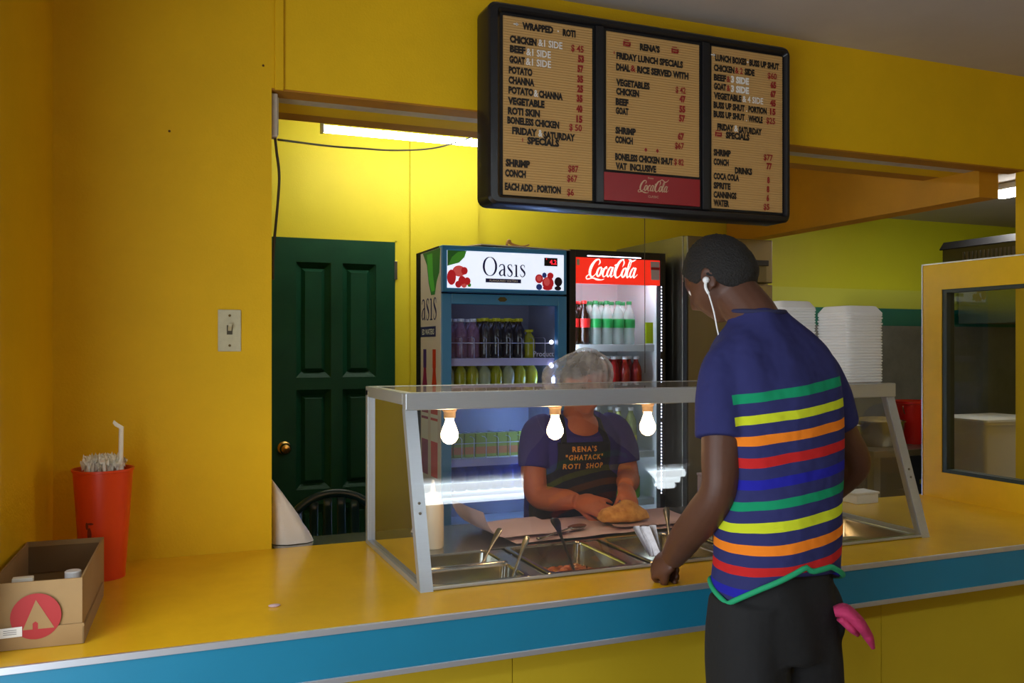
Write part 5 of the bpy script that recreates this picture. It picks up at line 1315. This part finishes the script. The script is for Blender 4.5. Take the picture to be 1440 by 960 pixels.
# hair net: a translucent gathered cap with its bunch at the back
hn = bpy.data.materials.new('hair_net'); hn.use_nodes = True; nt = hn.node_tree; nt.nodes.clear()
out = nt.nodes.new('ShaderNodeOutputMaterial'); tp_ = nt.nodes.new('ShaderNodeBsdfTransparent'); df = nt.nodes.new('ShaderNodeBsdfDiffuse'); df.inputs['Color'].default_value = (.80, .76, .74, 1)
mx = nt.nodes.new('ShaderNodeMixShader'); wv = nt.nodes.new('ShaderNodeTexNoise'); wv.inputs['Scale'].default_value = 25; tcn = nt.nodes.new('ShaderNodeTexCoord'); nt.links.new(tcn.outputs['Object'], wv.inputs['Vector'])
mr = nt.nodes.new('ShaderNodeMapRange'); mr.inputs['From Min'].default_value = .35; mr.inputs['From Max'].default_value = .65; mr.inputs['To Min'].default_value = .24; mr.inputs['To Max'].default_value = .46
nt.links.new(wv.outputs['Fac'], mr.inputs['Value']); nt.links.new(mr.outputs['Result'], mx.inputs['Fac']); nt.links.new(tp_.outputs[0], mx.inputs[1]); nt.links.new(df.outputs[0], mx.inputs[2]); nt.links.new(mx.outputs[0], out.inputs['Surface'])
MATS['hair_net'] = hn
g = MB(); n, m_ = 72, 24; vs_ = []
for i in range(m_ + 1):
    t_ = i / m_
    for j in range(n):
        a = 2 * PI * j / n
        ph = t_ * math.radians(106)
        x, y, z = math.sin(ph) * math.cos(a), math.sin(ph) * math.sin(a), math.cos(ph)
        rim = smooth(.85, 1.0, t_)
        q = Vector((x * .089, y * .110, z * .126))
        back = smooth(.1, .9, -y) * smooth(.25, .75, t_)
        q.y -= .040 * back; q.z -= .012 * back
        bl = smooth(.2, .95, x * .8 - y * .5) * smooth(.35, .85, t_); q.x += .034 * bl; q.y -= .02 * bl; q.z -= .010 * bl
        q.z += .040 * smooth(.0, .8, y) * t_ - .018 * smooth(.2, .9, -y) * t_
        pl = .006 * math.sin(a * 19 + 2 * math.sin(a * 5)) * t_ + .004 * mnoise.noise(q * 40)
        q *= 1 + pl / .1 - .05 * rim
        vs_.append(HC2 + HR2 @ (q + Vector((0, -.004, .012))))
g.add(vs_, [(i * n + j, (i + 1) * n + j, (i + 1) * n + (j + 1) % n, i * n + (j + 1) % n) for i in range(m_) for j in range(n)])
g.build('hair_net', hn, P2, True)
# shirt
T2 = [(.66, 1.505, 3.09, .185, .135), (.80, 1.505, 3.085, .182, .132), (.95, 1.505, 3.07, .186, .135), (1.05, 1.505, 3.05, .190, .135), (1.11, 1.505, 3.04, .182, .120), (1.155, 1.505, 3.03, .155, .095), (1.185, 1.505, 3.022, .115, .078), (1.205, 1.503, 3.018, .082, .068)]
def vneck(a, z):
    f = max(0, -math.sin(a)) ** 3
    return z - .075 * f * smooth(1.10, 1.205, z)
sh = MB(); sh.loft([ering(z, cx, cy, w, dd, 72, vneck) for z, cx, cy, w, dd in interp(T2, 5)])
sh.tube([(1.39, 3.03, 1.14), (1.345, 3.022, 1.125), (1.322, 3.01, 1.06), (1.312, 2.998, 1.00)], [(.058, .06), (.064, .066), (.064, .064), (.060, .060)], 24, 5)
sh.tube([(1.62, 3.03, 1.14), (1.665, 3.022, 1.125), (1.692, 3.01, 1.06), (1.70, 2.998, 1.00)], [(.058, .06), (.064, .066), (.064, .064), (.060, .060)], 24, 5)
shirt2 = remeshed(sh, 'shirt', mat('violet_blue_jersey', (62, 56, 132), .85, bump=.3, bscale=16, spec=.15), P2, .0055, 4, lambda c, n_: .004 * mnoise.noise(c * 9))
tr = MB()
tr.loft([ering(z, cx, cy, w, dd, 40) for z, cx, cy, w, dd in ((.58, 1.505, 3.09, .172, .128), (.72, 1.505, 3.09, .174, .126), (.80, 1.505, 3.085, .168, .12))])
for sx in (-1, 1): tr.tube([(1.505 + sx * .08, 3.09, .68), (1.505 + sx * .09, 3.085, .4), (1.505 + sx * .092, 3.08, .09)], [(.092, .11), (.08, .09), (.065, .07)], 20, 4)
remeshed(tr, 'trousers', mat('dark_trousers', (24, 26, 40), .85), P2, .008, 4)
for sx in (-1, 1):
    g = MB(); g.ball((1.505 + sx * .092, 3.03, .05), 1, None, 20, 14, lambda p: Vector((p.x * .05, p.y * .13, max(-.049, p.z * .055)))); g.build('shoe', M['blackmatte'], P2, True)
# apron laid over the shirt
bv2 = BVHTree.FromPolygons([v.co + P2.location for v in shirt2.data.vertices], [tuple(p.vertices) for p in shirt2.data.polygons])
def front_y(x, z):
    h = bv2.ray_cast(Vector((x, 2.0, z)), Vector((0, 1, 0)))
    return h[0].y if h[0] else None
g = MB(); nx, nz_ = 28, 34; vs_ = []
lastrow = None
for i in range(nz_ + 1):
    z = .64 + (1.098 - .64) * i / nz_
    hw = .165 - .060 * smooth(.95, 1.0, z)
    for j in range(nx + 1):
        x = 1.486 + hw * (2 * j / nx - 1)
        y = front_y(x, z); y = y if y is not None and y < 3.09 else 3.06
        y = min(y, 2.965 + 3.0 * (x - 1.503) ** 2 + .12 * smooth(1.0, 1.12, z))
        vs_.append((x, y - .006, z))
g.add(vs_, [(i * (nx + 1) + j, i * (nx + 1) + j + 1, (i + 1) * (nx + 1) + j + 1, (i + 1) * (nx + 1) + j) for i in range(nz_) for j in range(nx)])
ap = g.build('apron', mat('black_apron', (24, 22, 24), .8, bump=.2, bscale=20), P2, True)
so = ap.modifiers.new('s', 'SOLIDIFY'); so.thickness = .003; so.offset = 1
for sx in (-1, 1):
    pts = []
    for t_ in [i / 8 for i in range(9)]:
        x = 1.490 + sx * (.088 - .020 * t_); z = 1.09 + .115 * t_
        y = front_y(x, z); y = y if y is not None and y < 3.06 else 3.03
        pts.append((x, y - .004 , z))
    pts += [(1.503 + sx * .055, 3.075, 1.20), (1.503 + sx * .03, 3.09, 1.195)]
    g = MB(); g.tube(pts, [(.013, .003)] * len(pts), 8); g.build('strap', MATS['black_apron'], ap, True)
av = BVHTree.FromPolygons([Vector(v) for v in g.v], g.f) if False else BVHTree.FromPolygons([v.co + P2.location for v in ap.data.vertices], [tuple(p.vertices) for p in ap.data.polygons])
g = MB()
for s, zc_, w, xo in (("RENA'S", 1.074, .098, 1.430), ('"GHATACK"', 1.043, .150, 1.406), ('ROTI  SHOP', 1.010, .160, 1.400)):
    t = MB(); put_text(t, s, (xo, 0, zc_), w, .0185, bold=.035, spacing=1.25)
    vv = []
    for v in t.v:
        h = av.ray_cast(Vector((v[0], 2.0, v[2])), Vector((0, 1, 0)))
        vv.append((v[0], (h[0].y if h[0] else 2.95) - .0050, v[2]))
    g.add(vv, t.f)
g.build('lettering', mat('gold_lettering', (226, 150, 40), .6), ap)

# squeeze bottle by the left guard post
sq = thing('squeeze_bottle', 'cream squeeze bottle with a pointed nozzle behind the left guard post', 'bottle', (.80, 2.60, CT))
MB().lathe((.80, 2.60, CT + .0005), [(0, .002), (.030, 0), (.033, .006), (.033, .125), (.030, .14), (.022, .148)], 20).build('body', mat('cream_plastic', (222, 208, 180), .4), sq, True, 50)
MB().lathe((.80, 2.60, CT + .1485), [(.025, 0), (.026, .003), (.024, .016), (.010, .024), (.004, .06), (0, .061)], 16).build('nozzle', mat('cream_nozzle', (226, 214, 188), .4), sq, True, 50)
for (x, z, lb) in ((.045, 2.085, 'tiny rusty nail head high on the yellow pier'), (.312, 2.31, 'tiny dark nail head near the top right of the pier')):
    g = MB(); g.lathe((x, CB, z), [(.0038, 0), (.0032, .002), (.001, .003)], 8, 'y'); tag(g.build('nail', mat('rust', (96, 62, 14), .7), None, True, loc=(x, CB, z)), lb, 'nail')
